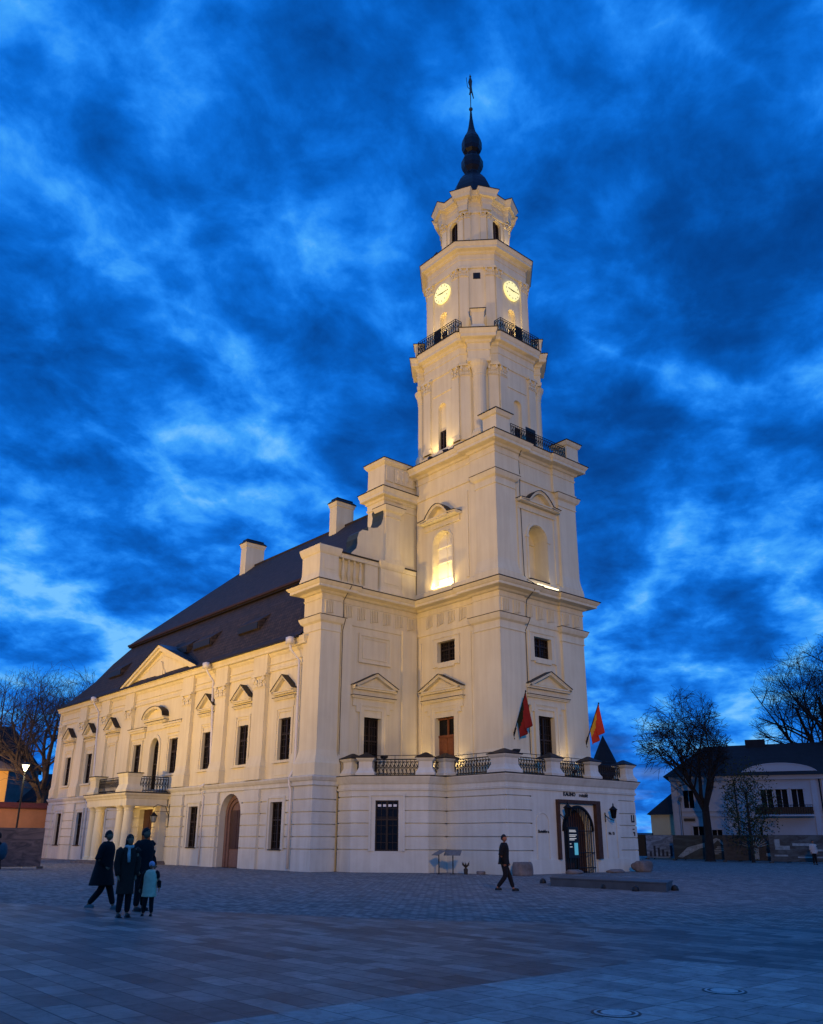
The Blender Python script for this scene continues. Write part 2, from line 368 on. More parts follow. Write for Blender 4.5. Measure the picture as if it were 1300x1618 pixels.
# other sides of the wing
mb.box(-81.0, -80.7, 27.1, 49.1, 0, 13.0, 0); mb.box(-80.7, -41.2, 48.8, 49.1, 0, 13.0, 0)
# bastion returns and the recessed end wall
mb.pstack([(-41.2, 26.9), (-39.36, 26.9), (-39.36, 28.5), (-41.2, 28.5)], [(r[z], r[2]) for r in grooved(GR, 0, 4.36) for z in (0, 1)], 1)
mb.pstack([(-41.2, 47.7), (-39.36, 47.7), (-39.36, 49.3), (-41.2, 49.3)], [(r[z], r[2]) for r in grooved(GR, 0, 4.36) for z in (0, 1)], 1)
wall(mb, FE, 28.5, 34.5, [(0, 15.0, 0)], [(30.42, 31.72, 4.9, 8.35, False)], .45)
wall(mb, FE, 41.7, 47.7, [(0, 15.0, 0)], [(44.48, 45.78, 4.9, 8.35, False)], .45)
mb.box(-41.2, -41.1, 27.3, 48.8, 12.9, 18.0)
mb.build('wall', ['plaster', 'plaster_base'], TH)

# ---- belt moulding over the base storey
def belt(poly, z0=4.36, z1=4.92, name='belt_moulding', proj=.2, mats=('plaster_base', 'flash')):
    b = MB(); h = z1 - z0
    b.pstack(poly, [(z0, .02), (z0 + .05, .10), (z0 + .1 * h, .10), (z0 + .12 * h, .05), (z0 + .45 * h, .05), (z0 + .55 * h, proj * .6), (z0 + .8 * h, proj), (z1 - .04, proj), (z1, .03)], 0)
    return b
b = belt([(-80.9, 27.12), (-41.2, 27.12), (-41.2, 49.1), (-80.9, 49.1)])
for q in ([(-41.25, 26.9), (-39.36, 26.9), (-39.36, 28.5), (-41.25, 28.5)], [(-41.25, 47.7), (-39.36, 47.7), (-39.36, 49.3), (-41.25, 49.3)]):
    b.v += belt(q, 4.36, 4.93).v; n0 = len(b.v) - len(belt(q, 4.36, 4.93).v); t_ = belt(q, 4.36, 4.93)
    b.f += [tuple(n0 + i for i in f) for f in t_.f]; b.m += t_.m
b.build('belt_moulding', ['plaster_base', 'flash'], TH)

# ---- pilasters
def capital(mb, F, u0, u1, z0, z1, d):
    h = z1 - z0; w = u1 - u0
    mb.fbox(F, u0 - .03, u1 + .03, z0, z0 + .06, d - .05, d + .04)
    mb.fbox(F, u0 - .10, u1 + .10, z1 - .14 * h - .03, z1, d - .1, d + .13)
    for k in range(5):
        uu = u0 + w * (k + .5) / 5
        for (zz, s_) in ((z0 + .10 * h, 1), (z0 + .38 * h, .85)):
            mb.fpoly(F, [(uu - .09 * w * s_, zz), (uu + .09 * w * s_, zz), (uu + .07 * w * s_, zz + .18 * h), (uu, zz + .27 * h), (uu - .07 * w * s_, zz + .18 * h)], d - .02, d + .05 + .03 * (k % 2))
    for uu in (u0 + .12 * w, u1 - .12 * w):
        mb.fpoly(F, [(uu + .13 * w * math.cos(R(a)), z1 - .34 * h + .17 * h * math.sin(R(a))) for a in range(0, 360, 40)], d - .02, d + .12)
def rectpil(u0, u1, F, d, z0, z1, name, cap=True, ch=.85, base_z=None, mats='plaster', parent=TH):
    m_ = MB()
    # pedestal, flared foot, shaft
    bz = base_z if base_z is not None else z0
    prof = [(z0, .16), (bz, .16), (bz + .02, .12), (bz + .12, .11), (bz + .35, .05), (bz + .62, .0), (z1, 0)]
    for a, b2 in zip(prof, prof[1:]):
        A = [F(u0 - a[1], a[0], -.05), F(u1 + a[1], a[0], -.05), F(u1 + a[1], a[0], d + a[1]), F(u0 - a[1], a[0], d + a[1])]
        B = [F(u0 - b2[1], b2[0], -.05), F(u1 + b2[1], b2[0], -.05), F(u1 + b2[1], b2[0], d + b2[1]), F(u0 - b2[1], b2[0], d + b2[1])]
        m_.raw(A + B, [(3, 2, 6, 7), (2, 1, 5, 6), (0, 3, 7, 4)], 0)
    if cap: capital(m_, F, u0, u1, z1 - ch, z1, d)
    return m_.build(name, mats, parent)
for k, c in enumerate((-14.65, -9.75, -4.95, 4.95, 9.75, 14.65)):
    rectpil(XC + c - .72, XC + c + .72, FS, .26, 4.93, 11.25, 'pilaster', base_z=5.7)
rectpil(-80.55, -79.75, FS, .24, 4.93, 11.25, 'pilaster', base_z=5.7)
rectpil(-42.0, -41.3, FS, .10, 4.93, 11.25, 'pilaster', cap=False, base_z=5.7)
# base storey strips below the pilasters (they run down to the ground)
for c in (-14.65, -9.75, 4.95, 9.75, 14.65, -19.7):
    m_ = MB(); w = .85 if c > -19 else .55
    for r_ in grooved(GR, 0, 4.37): m_.fbox(FB, XC + c - w, XC + c + w, r_[0], r_[1], -.05, .16 + r_[2])
    m_.build('pilaster_base', 'plaster_base', TH)

# ---- giant corner pilasters (square shafts seen on two sides)
def cornerpil(x0, x1, y0, y1, z0, z1, capz, foot, name='corner_pilaster', parent=TH, ped=.2):
    m_ = MB(); P_ = [(x0, y0), (x1, y0), (x1, y1), (x0, y1)]
    m_.pstack(P_, [(z0, ped), (foot - .08, ped), (foot, ped - .04), (foot + .02, ped * .75), (foot + .3, ped * .35), (foot + .65, .0), (capz, 0), (capz + .02, .05), (capz + .08, .05), (capz + .1, .02), (z1 - .4, .03), (z1 - .3, .16), (z1 - .12, .24), (z1, .27)], 0)
    m_.pstack(P_, [(z1 - .005, .285), (z1 + .03, .29), (z1 + .06, .05)], 1)
    return m_.build(name, ['plaster', 'flash'], parent)
cornerpil(-41.2, -39.45, 27.1, 28.45, 4.92, 13.86, 13.0, 5.65)
cornerpil(-41.2, -39.45, 47.75, 49.1, 4.92, 13.86, 13.0, 5.65)

# ---- cornice of the wing
def cornice(mb, poly, z0, z1, proj, flash=True, dent=False):
    h = z1 - z0
    mb.pstack(poly, [(z0, .02), (z0 + .02, .06), (z0 + .12 * h, .07), (z0 + .13 * h, .03), (z0 + .38 * h, .04), (z0 + .42 * h, .14 * proj + .05), (z0 + .52 * h, .30 * proj), (z0 + .54 * h, .36 * proj), (z0 + .58 * h, .72 * proj), (z0 + .60 * h, .80 * proj), (z0 + .76 * h, .80 * proj), (z0 + .80 * h, .86 * proj), (z0 + .93 * h, .97 * proj), (z1, proj)], 0)
    if flash: mb.pstack(poly, [(z1 + .003, proj + .035), (z1 + .05, proj + .04), (z1 + .10, proj * .55)], 1)
m_ = MB()
WING = [(-80.7, 27.3), (-41.22, 27.3), (-41.22, 49.1), (-80.7, 49.1)]
m_.pstack(WING, [(11.3, .02), (11.32, .08), (11.45, .10), (11.5, .05), (11.7, .05), (11.72, .12), (11.8, .12), (11.82, .04), (12.2, .05), (12.3, .14), (12.42, .2), (12.45, .38), (12.62, .40), (12.68, .44), (12.85, .50), (12.9, .5)], 0)
for c in (-14.65, -9.75, -4.95, 4.95, 9.75, 14.65):
    m_.fbox(FS, XC + c - .80, XC + c + .80, 11.25, 12.43, 0, .28)
m_.build('cornice', ['plaster', 'flash'], TH)
# ---- entablature wrapping the end block and the tower
E1 = [(-41.2, 27.1), (-39.45, 27.1), (-39.45, 28.5), (-39.6, 28.5), (-39.6, 34.5), (-34.35, 34.5), (-34.35, 34.35), (-32.25, 34.35), (-32.25, 36.45), (-32.4, 36.45), (-32.4, 39.75), (-32.25, 39.75), (-32.25, 41.85), (-34.35, 41.85), (-34.35, 41.7), (-39.6, 41.7), (-39.6, 47.7), (-39.45, 47.7), (-39.45, 49.1), (-41.2, 49.1)]
m_ = MB()
m_.pstack(E1, [(13.6, .01), (13.62, .06), (13.84, .08), (13.86, .02), (15.0, .02)], 0)
cornice(m_, E1, 14.85, 15.74, .85)
def flutes(mb, F, u0, u1, z0, z1, d):
    u = u0 + .1
    while u < u1 - .45:
        for k in range(5):
            if u + k * .11 + .055 < u1 - .04: mb.fbox(F, u + k * .13, u + k * .13 + .065, z0 + .03 * k, z1, d - .02, d + .07)
        u += .98
flutes(m_, FE, 28.7, 34.3, 14.0, 14.78, .03); flutes(m_, FTS, -38.7, -34.6, 14.0, 14.78, .03); flutes(m_, FTE, 36.6, 39.6, 14.0, 14.78, .03)
flutes(m_, frameX(-39.45), 27.2, 28.4, 14.0, 14.78, .03); flutes(m_, frameX(-32.25), 34.4, 36.4, 14.0, 14.78, .03); flutes(m_, frameX(-32.25), 39.8, 41.8, 14.0, 14.78, .03)
m_.build('cornice', ['plaster', 'flash'], TH)

# ---- parapet with blind balusters over the end block
BAL = [(.05, 0), (.05, .06), (.035, .10), (.09, .25), (.10, .36), (.05, .62), (.035, .78), (.06, .84), (.06, .95)]
def baluster(mb, x, y, z0, h, m=0, s=1.0, seg=8):
    mb.lathe(x, y, [(r * s, z0 + q / .95 * h) for r, q in BAL], seg, m)
for sgn in (1, -1):
    Y = lambda y: y if sgn == 1 else 76.2 - y
    m_ = MB()
    def bx(x0, x1, ya, yb, z0, z1, m=0): m_.box(x0, x1, min(Y(ya), Y(yb)), max(Y(ya), Y(yb)), z0, z1, m)
    bx(-40.4, -39.62, 28.2, 34.45, 15.8, 16.25); bx(-40.4, -39.6, 28.2, 34.45, 17.7, 17.98); bx(-40.4, -39.95, 28.2, 34.45, 16.25, 17.7)
    bx(-40.4, -39.66, 30.35, 31.35, 16.25, 17.7)
    bx(-40.45, -39.52, 28.1, 34.45, 17.985, 18.06, 1)
    for k in range(4): baluster(m_, -39.76, Y(28.72 + .44 * k), 16.25, 1.45, 0, 1.25)
    # right-hand panel is plain
    bx(-40.4, -39.66, 33.3, 34.45, 16.25, 17.7)
    m_.build('parapet', ['plaster', 'flash'], TH)
    for (x0, x1, ya, yb) in ((-41.3, -39.35, 26.75, 28.2), (-40.4, -39.45, 31.4, 33.2)):
        m_ = MB(); a, b_ = sorted((Y(ya), Y(yb))); Pq = [(x0, a), (x1, a), (x1, b_), (x0, b_)]
        m_.pstack(Pq, [(15.8, .06), (16.1, .05), (16.35, -.02), (16.5, -.05), (17.6, -.05), (17.66, .0), (17.8, .05), (18.0, .10), (18.1, .10)], 0)
        m_.fbox(frameX(x1 - .05), a + .3, b_ - .3, 16.7, 17.4, -.01, .025)
        m_.build('parapet_pier', ['plaster', 'flash'], TH)

# ---- stepped gable with volutes and attic
m_ = MB(); GX = frameX(-39.9)
for sgn in (1, -1):
    Y = lambda y: y if sgn == 1 else 76.2 - y
    vol = [(29.3, 17.9), (29.45, 18.3), (29.8, 18.65), (29.88, 19.0), (29.86, 19.35), (29.98, 19.75), (30.25, 19.98), (30.7, 20.02), (30.7, 20.28), (31.1, 20.3), (31.45, 20.42), (31.72, 20.7), (31.88, 21.1), (31.92, 21.5), (31.85, 21.8), (31.95, 22.0), (31.95, 17.9)]
    m_.fpoly(GX, [(Y(a), z) for a, z in vol], -1.15, 0, 0, 2)
m_.box(-41.6, -39.9, 31.95, 44.25, 13.2, 22.0)
AT = [(-41.6, 31.95), (-39.9, 31.95), (-39.9, 44.25), (-41.6, 44.25)]
cornice(m_, AT, 22.0, 23.2, .5)
m_.pstack(AT, [(23.2, .1), (23.6, .1), (23.65, .03), (25.0, .03), (25.05, .1), (25.2, .22), (25.35, .25)], 0); m_.pstack(AT, [(25.353, .28), (25.4, .29), (25.46, .1)], 1)
m_.fbox(GX, 32.75, 34.5, 23.85, 24.85, .02, .12); m_.fbox(GX, 32.05, 32.6, 23.85, 24.85, .02, .10)
for k in range(4): baluster(m_, -39.80, 33.0 + .4 * k, 23.95, .85, 0, 1.1)
m_.build('gable', ['plaster', 'flash', 'copper'], TH)
m_ = MB(); mm = cornerpil(-40.6, -39.75, 32.02, 33.2, 18.1, 22.02, 21.3, 18.5, 'pilaster', ped=.12)

# ---- windows
def pane_window(F, u0, u1, z0, z1, rec, nx=2, nz=4, name='window', arch=False, transom=.62, frame='sash', glass='glass', parent=TH):
    m_ = MB(); fw = .07
    g = MB()
    if arch:
        r = (u1 - u0) / 2; zt = z1 - r
        pts = [(u0, z0), (u1, z0)] + list(reversed(arc((u0 + u1) / 2, zt, r, 0, 180, 14)))
        g.fpoly(F, pts, -rec - .03, -rec); m_.fband(F, arc((u0 + u1) / 2, zt, r), fw, -rec, -rec + .07)
        for u in (u0, u1 - fw): m_.fbox(F, u, u + fw, z0, zt, -rec, -rec + .07)
    else:
        g.fbox(F, u0, u1, z0, z1, -rec - .03, -rec)
        for u in (u0, u1 - fw): m_.fbox(F, u, u + fw, z0, z1, -rec, -rec + .07)
        m_.fbox(F, u0 + fw, u1 - fw, z1 - fw, z1, -rec, -rec + .07); zt = z1
    m_.fbox(F, u0 + fw, u1 - fw, z0, z0 + fw, -rec, -rec + .07)
    uc = (u0 + u1) / 2
    m_.fbox(F, uc - .05, uc + .05, z0 + fw, z1 - fw, -rec, -rec + .09)
    if transom: zm = z0 + (z1 - z0) * transom; m_.fbox(F, u0 + fw, u1 - fw, zm - .045, zm + .045, -rec, -rec + .08)
    for k in range(1, nz + 2):
        z = z0 + (z1 - z0) * k / (nz + 2); m_.fbox(F, u0 + fw, u1 - fw, z - .014, z + .014, -rec, -rec + .04)
    for s_ in (-1, 1):
        for k in range(1, nx + 1):
            u = uc + s_ * (u1 - u0) / 2 * k / (nx + 1); m_.fbox(F, u - .012, u + .012, z0 + fw, zt - fw, -rec, -rec + .035)
    w = m_.build(name, frame, parent); g.build('pane', glass, w)
    return w
def surround(F, u0, u1, z0, z1, w=.22, d=.10, par=None, sill=True, ears=False, mats='plaster'):
    m_ = MB()
    for a, b_ in ((u0 - w, u0), (u1, u1 + w)): m_.fbox(F, a, b_, z0, z1 + w, 0, d)
    m_.fbox(F, u0, u1, z1, z1 + w, 0, d)
    m_.fbox(F, u0 - w - .05, u0 - w + .07, z0, z1 + w + .06, 0, d + .05); m_.fbox(F, u1 + w - .07, u1 + w + .05, z0, z1 + w + .06, 0, d + .05); m_.fbox(F, u0 - w + .07, u1 + w - .07, z1 + w - .06, z1 + w + .06, 0, d + .05)
    if sill: m_.fbox(F, u0 - w - .12, u1 + w + .12, z0 - .16, z0 - .02, 0, .2)
    if ears:
        for a, b_ in ((u0 - w - .30, u0 - w - .05), (u1 + w + .05, u1 + w + .30)): m_.fbox(F, a, b_, z1 - .15, z1 + w + .3, 0, d + .03)
    return m_.build('window_surround', mats, par)
def pediment(F, uc, hw, z0, z1, par, kind='tri', entab=.42, d=.42):
    """entablature strip, then a pediment standing on it, with dark flashing on top"""
    m_ = MB()
    zb = z0 - entab
    m_.fbox(F, uc - hw + .12, uc + hw - .12, zb - .45, zb, 0, .10)
    m_.fbox(F, uc - hw + .05, uc + hw - .05, zb, zb + .08, 0, .22); m_.fbox(F, uc - hw + .02, uc + hw - .02, zb + .08, zb + .14, 0, .28)
    m_.fbox(F, uc - hw + .0, uc + hw, zb + .142, zb + .175, 0, .31, 1)
    m_.fbox(F, uc - hw + .1, uc + hw - .1, zb + .175, z0 - .12, 0, .14)
    m_.fbox(F, uc - hw + .03, uc + hw - .03, z0 - .12, z0 - .02, 0, d - .12); m_.fbox(F, uc - hw, uc + hw, z0 - .02, z0 + .06, 0, d - .04)
    if kind == 'tri': top = [(uc - hw - .02, z0 + .10), (uc, z1), (uc + hw + .02, z0 + .10)]
    elif kind == 'seg': top = [(uc - hw * math.cos(R(a)), z0 + .06 + (z1 - z0 - .06) * math.sin(R(a))) for a in range(0, 181, 12)]
    else:
        top = [(uc - hw, z0 + .05), (uc - hw * .62, z0 + .10)] + [(uc + hw * .62 * q, z0 + .10 + (z1 - z0 - .10) * math.cos(q * math.pi / 2) ** .9) for q in (-.8, -.55, -.3, 0, .3, .55, .8)] + [(uc + hw * .62, z0 + .10), (uc + hw, z0 + .05)]
    m_.fpoly(F, [(uc - hw + .05, z0)] + top + [(uc + hw - .05, z0)], 0, .12)
    m_.fband(F, top, .16, .05, d - .04); m_.fband(F, top, .07, .05, d)
    up = [(a, b_ + .035) for a, b_ in top]; m_.fband(F, up, .032, .0, d + .05, 1)
    inner = [(uc + (a - uc) * .52, z0 + .12 + (b_ - z0) * .45) for a, b_ in top]
    if kind == 'tri': m_.fpoly(F, [(uc - hw * .5, z0 + .16), (uc, z0 + .06 + (z1 - z0) * .62), (uc + hw * .5, z0 + .16)], .11, .15)
    return m_.build('pediment', ['plaster', 'flash'], par)

for i, x in enumerate(WX):
    if i == 4:
        w = pane_window(FS, x - .72, x + .72, 4.95, 8.6, .35, 1, 5, 'balcony_door', True, .5)
        m_ = MB(); m_.fband(FS, arc(x, 7.88, .98), .24, 0, .08); m_.fbox(FS, x - .98, x - .74, 4.95, 7.88, 0, .08); m_.fbox(FS, x + .74, x + .98, 4.95, 7.88, 0, .08)
        m_.build('window_surround', 'plaster', w); pediment(FS, x + .05, 1.75, 9.95, 10.85, w, 'seg', .3, .5); continue
    if i == 2:
        m_ = MB(); u0, u1 = x - .65, x + .65; m_.fbox(FS, u0, u1, 5.95, 8.55, 0, .02)
        w = m_.build('blind_window', 'plaster', TH); surround(FS, u0, u1, 5.95, 8.7, .22, .07, w)
    else:
        w = pane_window(FS, x - .65, x + .65, 5.95, 8.35, .20, 1, 4)
        surround(FS, x - .65, x + .65, 5.95, 8.35 if i in (3, 5) else 8.72, .22, .07, w)
        if i not in (3, 5): m_ = MB(); m_.fbox(FS, x - .65, x + .65, 8.35, 8.72, -.3, .015); m_.build('lintel', 'plaster', w)
    if i in (3, 5):
        m_ = MB(); m_.fbox(FS, x - 1.35, x + 1.35, 9.2, 9.36, 0, .25); m_.fbox(FS, x - 1.45, x + 1.45, 9.36, 9.5, 0, .35); m_.fbox(FS, x - 1.47, x + 1.47, 9.503, 9.54, 0, .38, 1)
        m_.fbox(FS, x - 1.2, x + 1.2, 8.75, 9.2, 0, .1); m_.build('hood', ['plaster', 'flash'], w)
    else: pediment(FS, x, 1.18, 9.85, 10.85, w, 'tri', .42, .42)
    m_ = MB(); m_.fbox(FS, x - 1.1, x + 1.1, 4.95, 5.78, 0, .07); m_.fbox(FS, x - .8, x + .8, 5.1, 5.65, .07, .10); m_.build('apron', 'plaster', w)
for (a, b_, c, d_, ar) in gops:
    if ar:
        m_ = MB(); r = (b_ - a) / 2; uc = (a + b_) / 2
        pts = [(a, 0), (b_, 0)] + list(reversed(arc(uc, d_ - r, r, 0, 180, 14)))
        m_.fpoly(FB, pts, -.64, -.58); dr = m_.build('arched_doorway', 'archwood', TH)
        m_ = MB(); m_.fband(FB, arc(uc, d_ - r, r - .02), .24, -.58, -.40); m_.fband(FB, arc(uc, d_ - r, r - .26), .2, -.58, -.49)
        for s_ in (-1, 1):
            m_.fbox(FB, uc + s_ * (r - .14) - .12, uc + s_ * (r - .14) + .12, 0, d_ - r, -.58, -.40); m_.fbox(FB, uc + s_ * (r - .36) - .1, uc + s_ * (r - .36) + .1, 0, d_ - r, -.58, -.49)
        m_.build('door_moulding', 'archwood', dr)
        m_ = MB(); m_.fbox(FB, uc + .02, uc + .75, 1.05, 3.3, -.575, -.53); m_.fbox(FB, uc - .75, uc - .02, 1.05, 3.3, -.575, -.53); m_.build('door_panel', 'doordark', dr); continue
    if c < .2:
        m_ = MB(); m_.fbox(FB, a, b_, c, d_, -.42, -.36); nm = 'door'
        for s_ in (0, 1): m_.fbox(FB, a + .08 + s_ * (b_ - a) / 2, a + (s_ + 1) * (b_ - a) / 2 - .08, c + .2, d_ - .15, -.36, -.33)
        m_.build(nm, 'doordark', TH); continue
    w = pane_window(FB, a, b_, c, d_, .22, 1, 4); surround(FB, a, b_, c, d_, .26, .04, w, sill=False, mats='plaster_base')
    m_ = MB(); m_.fbox(FB, a - .05, b_ + .05, c - .05, c, -.22, .05); m_.build('sill', 'flash', w)
# ---- end wall window and panel, tower windows and doors
w = pane_window(FE, 30.42, 31.72, 4.9, 8.35, .35, 2, 5, 'balcony_door'); surround(FE, 30.42, 31.72, 4.9, 8.75, .3, .08, w, sill=False, ears=True); pediment(FE, 31.27 - .2, 1.62, 10.0, 10.9, w, 'tri', .62, .45)
m_ = MB(); m_.fbox(FE, 30.42, 31.72, 8.35, 8.75, -.3, .015); m_.build('lintel', 'plaster', w)
m_ = MB(); m_.fbox(FE, 29.95, 32.3, 11.6, 13.2, 0, .05)
w = m_.build('blind_panel', 'plaster', TH); m_ = MB(); F = FE
for q in ((29.9, 32.35, 13.12, 13.25), (29.9, 32.35, 11.5, 11.63), (29.9, 30.03, 11.63, 13.12), (32.22, 32.35, 11.63, 13.12)): m_.fbox(F, *q, .04, .11)
for q in ((30.2, 32.05, 12.95, 13.02), (30.2, 32.05, 11.75, 11.82), (30.2, 30.27, 11.82, 12.95), (31.98, 32.05, 11.82, 12.95)): m_.fbox(F, *q, .04, .09)
m_.build('panel_frame', 'plaster', w)
rectpil(33.2, 34.35, FE, .2, 4.93, 13.86, 'pilaster', cap=False, base_z=5.65)
rectpil(28.6, 29.3, FE, .16, 4.93, 13.6, 'pilaster', cap=False, base_z=5.65)

# ================================================================== TOWER
TX, TY = -37.1, 38.1
T = MB()
tsw = [(-37.85, -36.2, 4.9, 8.45, False), (-37.6, -36.05, 11.72, 13.0, False)]
te = [(37.4, 38.8, 4.9, 8.35, False), (37.3, 38.85, 11.72, 12.95, False)]
wall(T, FTS, -39.6, -32.4, [(4.0, 15.0, 0)], tsw, .35); wall(T, FTE, 34.5, 41.7, [(4.0, 15.0, 0)], te, .35)
wall(T, frameY(41.7, 1), -39.6, -32.4, [(4.0, 15.0, 0)], [], .35)
wall(T, FTS, -39.6, -32.4, [(15.7, 24.3, 0)], [(-37.95, -36.25, 16.15, 20.15, True)], .5)
wall(T, FTE, 34.5, 41.7, [(15.7, 24.3, 0)], [(37.25, 38.95, 16.45, 20.05, True)], 1.05)
T.face([(-39.6, 41.7, 15.7), (-32.4, 41.7, 15.7), (-32.4, 41.7, 24.3), (-39.6, 41.7, 24.3)]); T.face([(-39.6, 34.5, 15.7), (-39.6, 41.7, 15.7), (-39.6, 41.7, 24.3), (-39.6, 34.5, 24.3)])
# niche back
T.fbox(FTE, 37.2, 39.0, 16.4, 20.1, -1.2, -1.05); T.fbox(FTE, 37.2, 39.0, 16.35, 16.45, -.6, .12)
E2 = E1[5:15]
E2 = [(-39.6, 34.5)] + [(-34.35, 34.5), (-34.35, 34.35), (-32.25, 34.35), (-32.25, 36.45), (-32.4, 36.45), (-32.4, 39.75), (-32.25, 39.75), (-32.25, 41.85), (-34.35, 41.85), (-34.35, 41.7), (-39.6, 41.7)]
T.pstack(E2, [(15.8, .16), (16.35, .16), (16.4, .10), (16.45, 0)], 0, top=False)
T.pstack(E2, [(22.75, .01), (22.77, .07), (23.0, .09), (23.02, .02), (24.3, .02)], 0)
cornice(T, E2, 23.95, 25.05, .72)
# octagonal stages
def octo(w, a, cx=TX, cy=TY): return [(cx - a, cy - w), (cx + a, cy - w), (cx + w, cy - a), (cx + w, cy + a), (cx + a, cy + w), (cx - a, cy + w), (cx - w, cy + a), (cx - w, cy - a)]
def octo_res(w, a, b=.7, t=.28):
    P_ = octo(w, a); out = []
    for i in range(8):
        out.append(P_[i])
        if i % 2 == 1:
            p0, p1 = Vector(P_[i]), Vector(P_[(i + 1) % 8]); d = p1 - p0; n = Vector((d.y, -d.x)).normalized() * b
            out += [tuple(p0 + d * t), tuple(p0 + d * t + n), tuple(p0 + d * (1 - t) + n), tuple(p0 + d * (1 - t))]
    return out
O3 = octo(3.55, 1.75)
def octwall(mb, w, a, z0, z1, ops_main, depth=.4):
    """chamfered square stage; the -Y and +X faces (and their opposites) carry openings"""
    for F, c in ((frameY(TY - w), TX), (frameX(TX + w), TY), (frameY(TY + w, 1), TX), (frameX(TX - w, -1), TY)):
        wall(mb, F, c - a, c + a, [(z0, z1, 0)], [(c + o[0], c + o[1], o[2], o[3], o[4]) for o in ops_main], depth)
    P_ = octo(w, a)
    for i in (1, 3, 5, 7):
        p0, p1 = P_[i], P_[(i + 1) % 8]; mb.face([(*p0, z0), (*p1, z0), (*p1, z1), (*p0, z1)])
octwall(T, 3.55, 1.75, 25.05, 32.0, [(-.38, .38, 25.3, 29.3, True)], .35)
T.pstack(O3, [(25.06, .12), (25.7, .12), (25.75, .06), (25.9, .0)], 0, top=False)
O3R = octo_res(3.55, 1.75, .50, .22)
T.pstack(O3R, [(31.35, .0), (31.37, .06), (31.6, .08), (31.62, .02), (32.4, .02)], 0)
cornice(T, O3R, 32.2, 33.6, .55)
octwall(T, 3.35, 1.6, 33.6, 39.6, [(-.36, .36, 33.8, 36.5, True)], .35)
T.pstack(octo(3.35, 1.6), [(39.2, .02), (39.22, .08), (39.4, .1), (39.42, .03), (40.1, .03)], 0)
cornice(T, octo(3.35, 1.6), 39.9, 41.1, .58)
T.pstack(octo(3.35, 1.6), [(41.15, .1), (41.5, -.9)], 1, bot=False)
octwall(T, 2.25, 1.1, 41.2, 45.5, [(-.42, .42, 41.7, 44.75, True)], .35)
T.pstack(octo(2.25, 1.1), [(41.2, .25), (41.9, .2), (42.0, .05)], 0, top=False)
T.pstack(octo(2.25, 1.1), [(44.85, .0), (44.87, .08), (45.0, .1), (45.02, .03), (45.6, .03)], 0)
cornice(T, octo(2.25, 1.1), 45.5, 46.55, .5)
tower = T.build('tower', ['plaster', 'flash'], TH)
# pilasters at the corners of the lantern and stages
def turned(F0, cx, cy, ang):
    ca, sa = math.cos(ang), math.sin(ang)
    return lambda u, z, d: Vector((cx + u * sa + d * ca, cy - u * ca + d * sa, z))
for (w, a, z0, z1, pw, pd, ch) in ((2.25, 1.1, 42.0, 44.87, .42, .12, .45), (3.35, 1.6, 34.2, 39.25, .62, .10, .75), (3.55, 1.75, 25.9, 31.4, .66, .12, .85)):
    for k in range(4):
        ang = k * math.pi / 2; nx, ny = math.cos(ang), math.sin(ang)
        for s_ in (-1, 1):
            F = turned(None, TX + nx * w, TY + ny * w, ang); u = s_ * (a - pw / 2 - .02)
            m_ = MB(); m_.fbox(F, u - pw / 2, u + pw / 2, z0, z1 - ch, -.03, pd); m_.fbox(F, u - pw / 2 - .05, u + pw / 2 + .05, z0, z0 + .3, -.03, pd + .05)
            capital(m_, F, u - pw / 2, u + pw / 2, z1 - ch, z1, pd); m_.fbox(F, u - pw / 2, u + pw / 2, z1 - ch, z1, -.03, pd); m_.build('pilaster', 'plaster', tower)
        ang2 = ang + math.pi / 4; mid = (w + a) / 2; hl = (w - a) / math.sqrt(2)
        for s_ in (-1, 1):
            F = turned(None, TX + math.cos(ang2) * mid * math.sqrt(2), TY + math.sin(ang2) * mid * math.sqrt(2), ang2); u = s_ * (hl - pw / 2 - .03) if w > 3 else s_ * (hl - pw / 2 - .02)
            m_ = MB(); m_.fbox(F, u - pw / 2, u + pw / 2, z0, z1 - ch, -.03, pd); capital(m_, F, u - pw / 2, u + pw / 2, z1 - ch, z1, pd); m_.fbox(F, u - pw / 2, u + pw / 2, z1 - ch, z1, -.03, pd)
            m_.build('pilaster', 'plaster', tower)
# cornice breaks of the lantern
m_ = MB()
P_ = octo(2.25, 1.1)
for i, (x, y) in enumerate(P_):
    v = Vector((x - TX, y - TY)).normalized(); t = Vector((-v.y, v.x)); c = Vector((x, y))
    poly = [tuple(c + v * .22 + t * -.34), tuple(c + v * .22 + t * .34), tuple(c - v * .5 + t * .34), tuple(c - v * .5 - t * .34)]
    poly = poly[::1]
    m_.pstack(poly, [(45.02, .0), (45.5, .0), (45.65, .06), (45.95, .10), (46.0, .3), (46.22, .34), (46.5, .46), (46.565, .47)], 0); m_.pstack(poly, [(46.567, .5), (46.62, .5), (46.7, .2)], 1)
m_.build('cornice_break', ['plaster', 'flash'], tower)
# free-standing columns before the chamfers of the third stage
for k in range(4):
    an = math.pi / 4 + k * math.pi / 2; rr = (3.55 + 1.75) / 2 * math.sqrt(2) + .12
    cx_, cy_ = TX + rr * math.cos(an), TY + rr * math.sin(an)
    m_ = MB(); m_.lathe(cx_, cy_, [(.60, 25.1), (.60, 26.2), (.55, 26.25), (.52, 26.4), (.42, 26.5), (.42, 30.4), (.45, 30.45), (.42, 30.5), (.50, 30.9), (.52, 31.0), (.62, 31.2), (.66, 31.36)], 18)
    m_.build('column', 'plaster', tower, smooth=False)
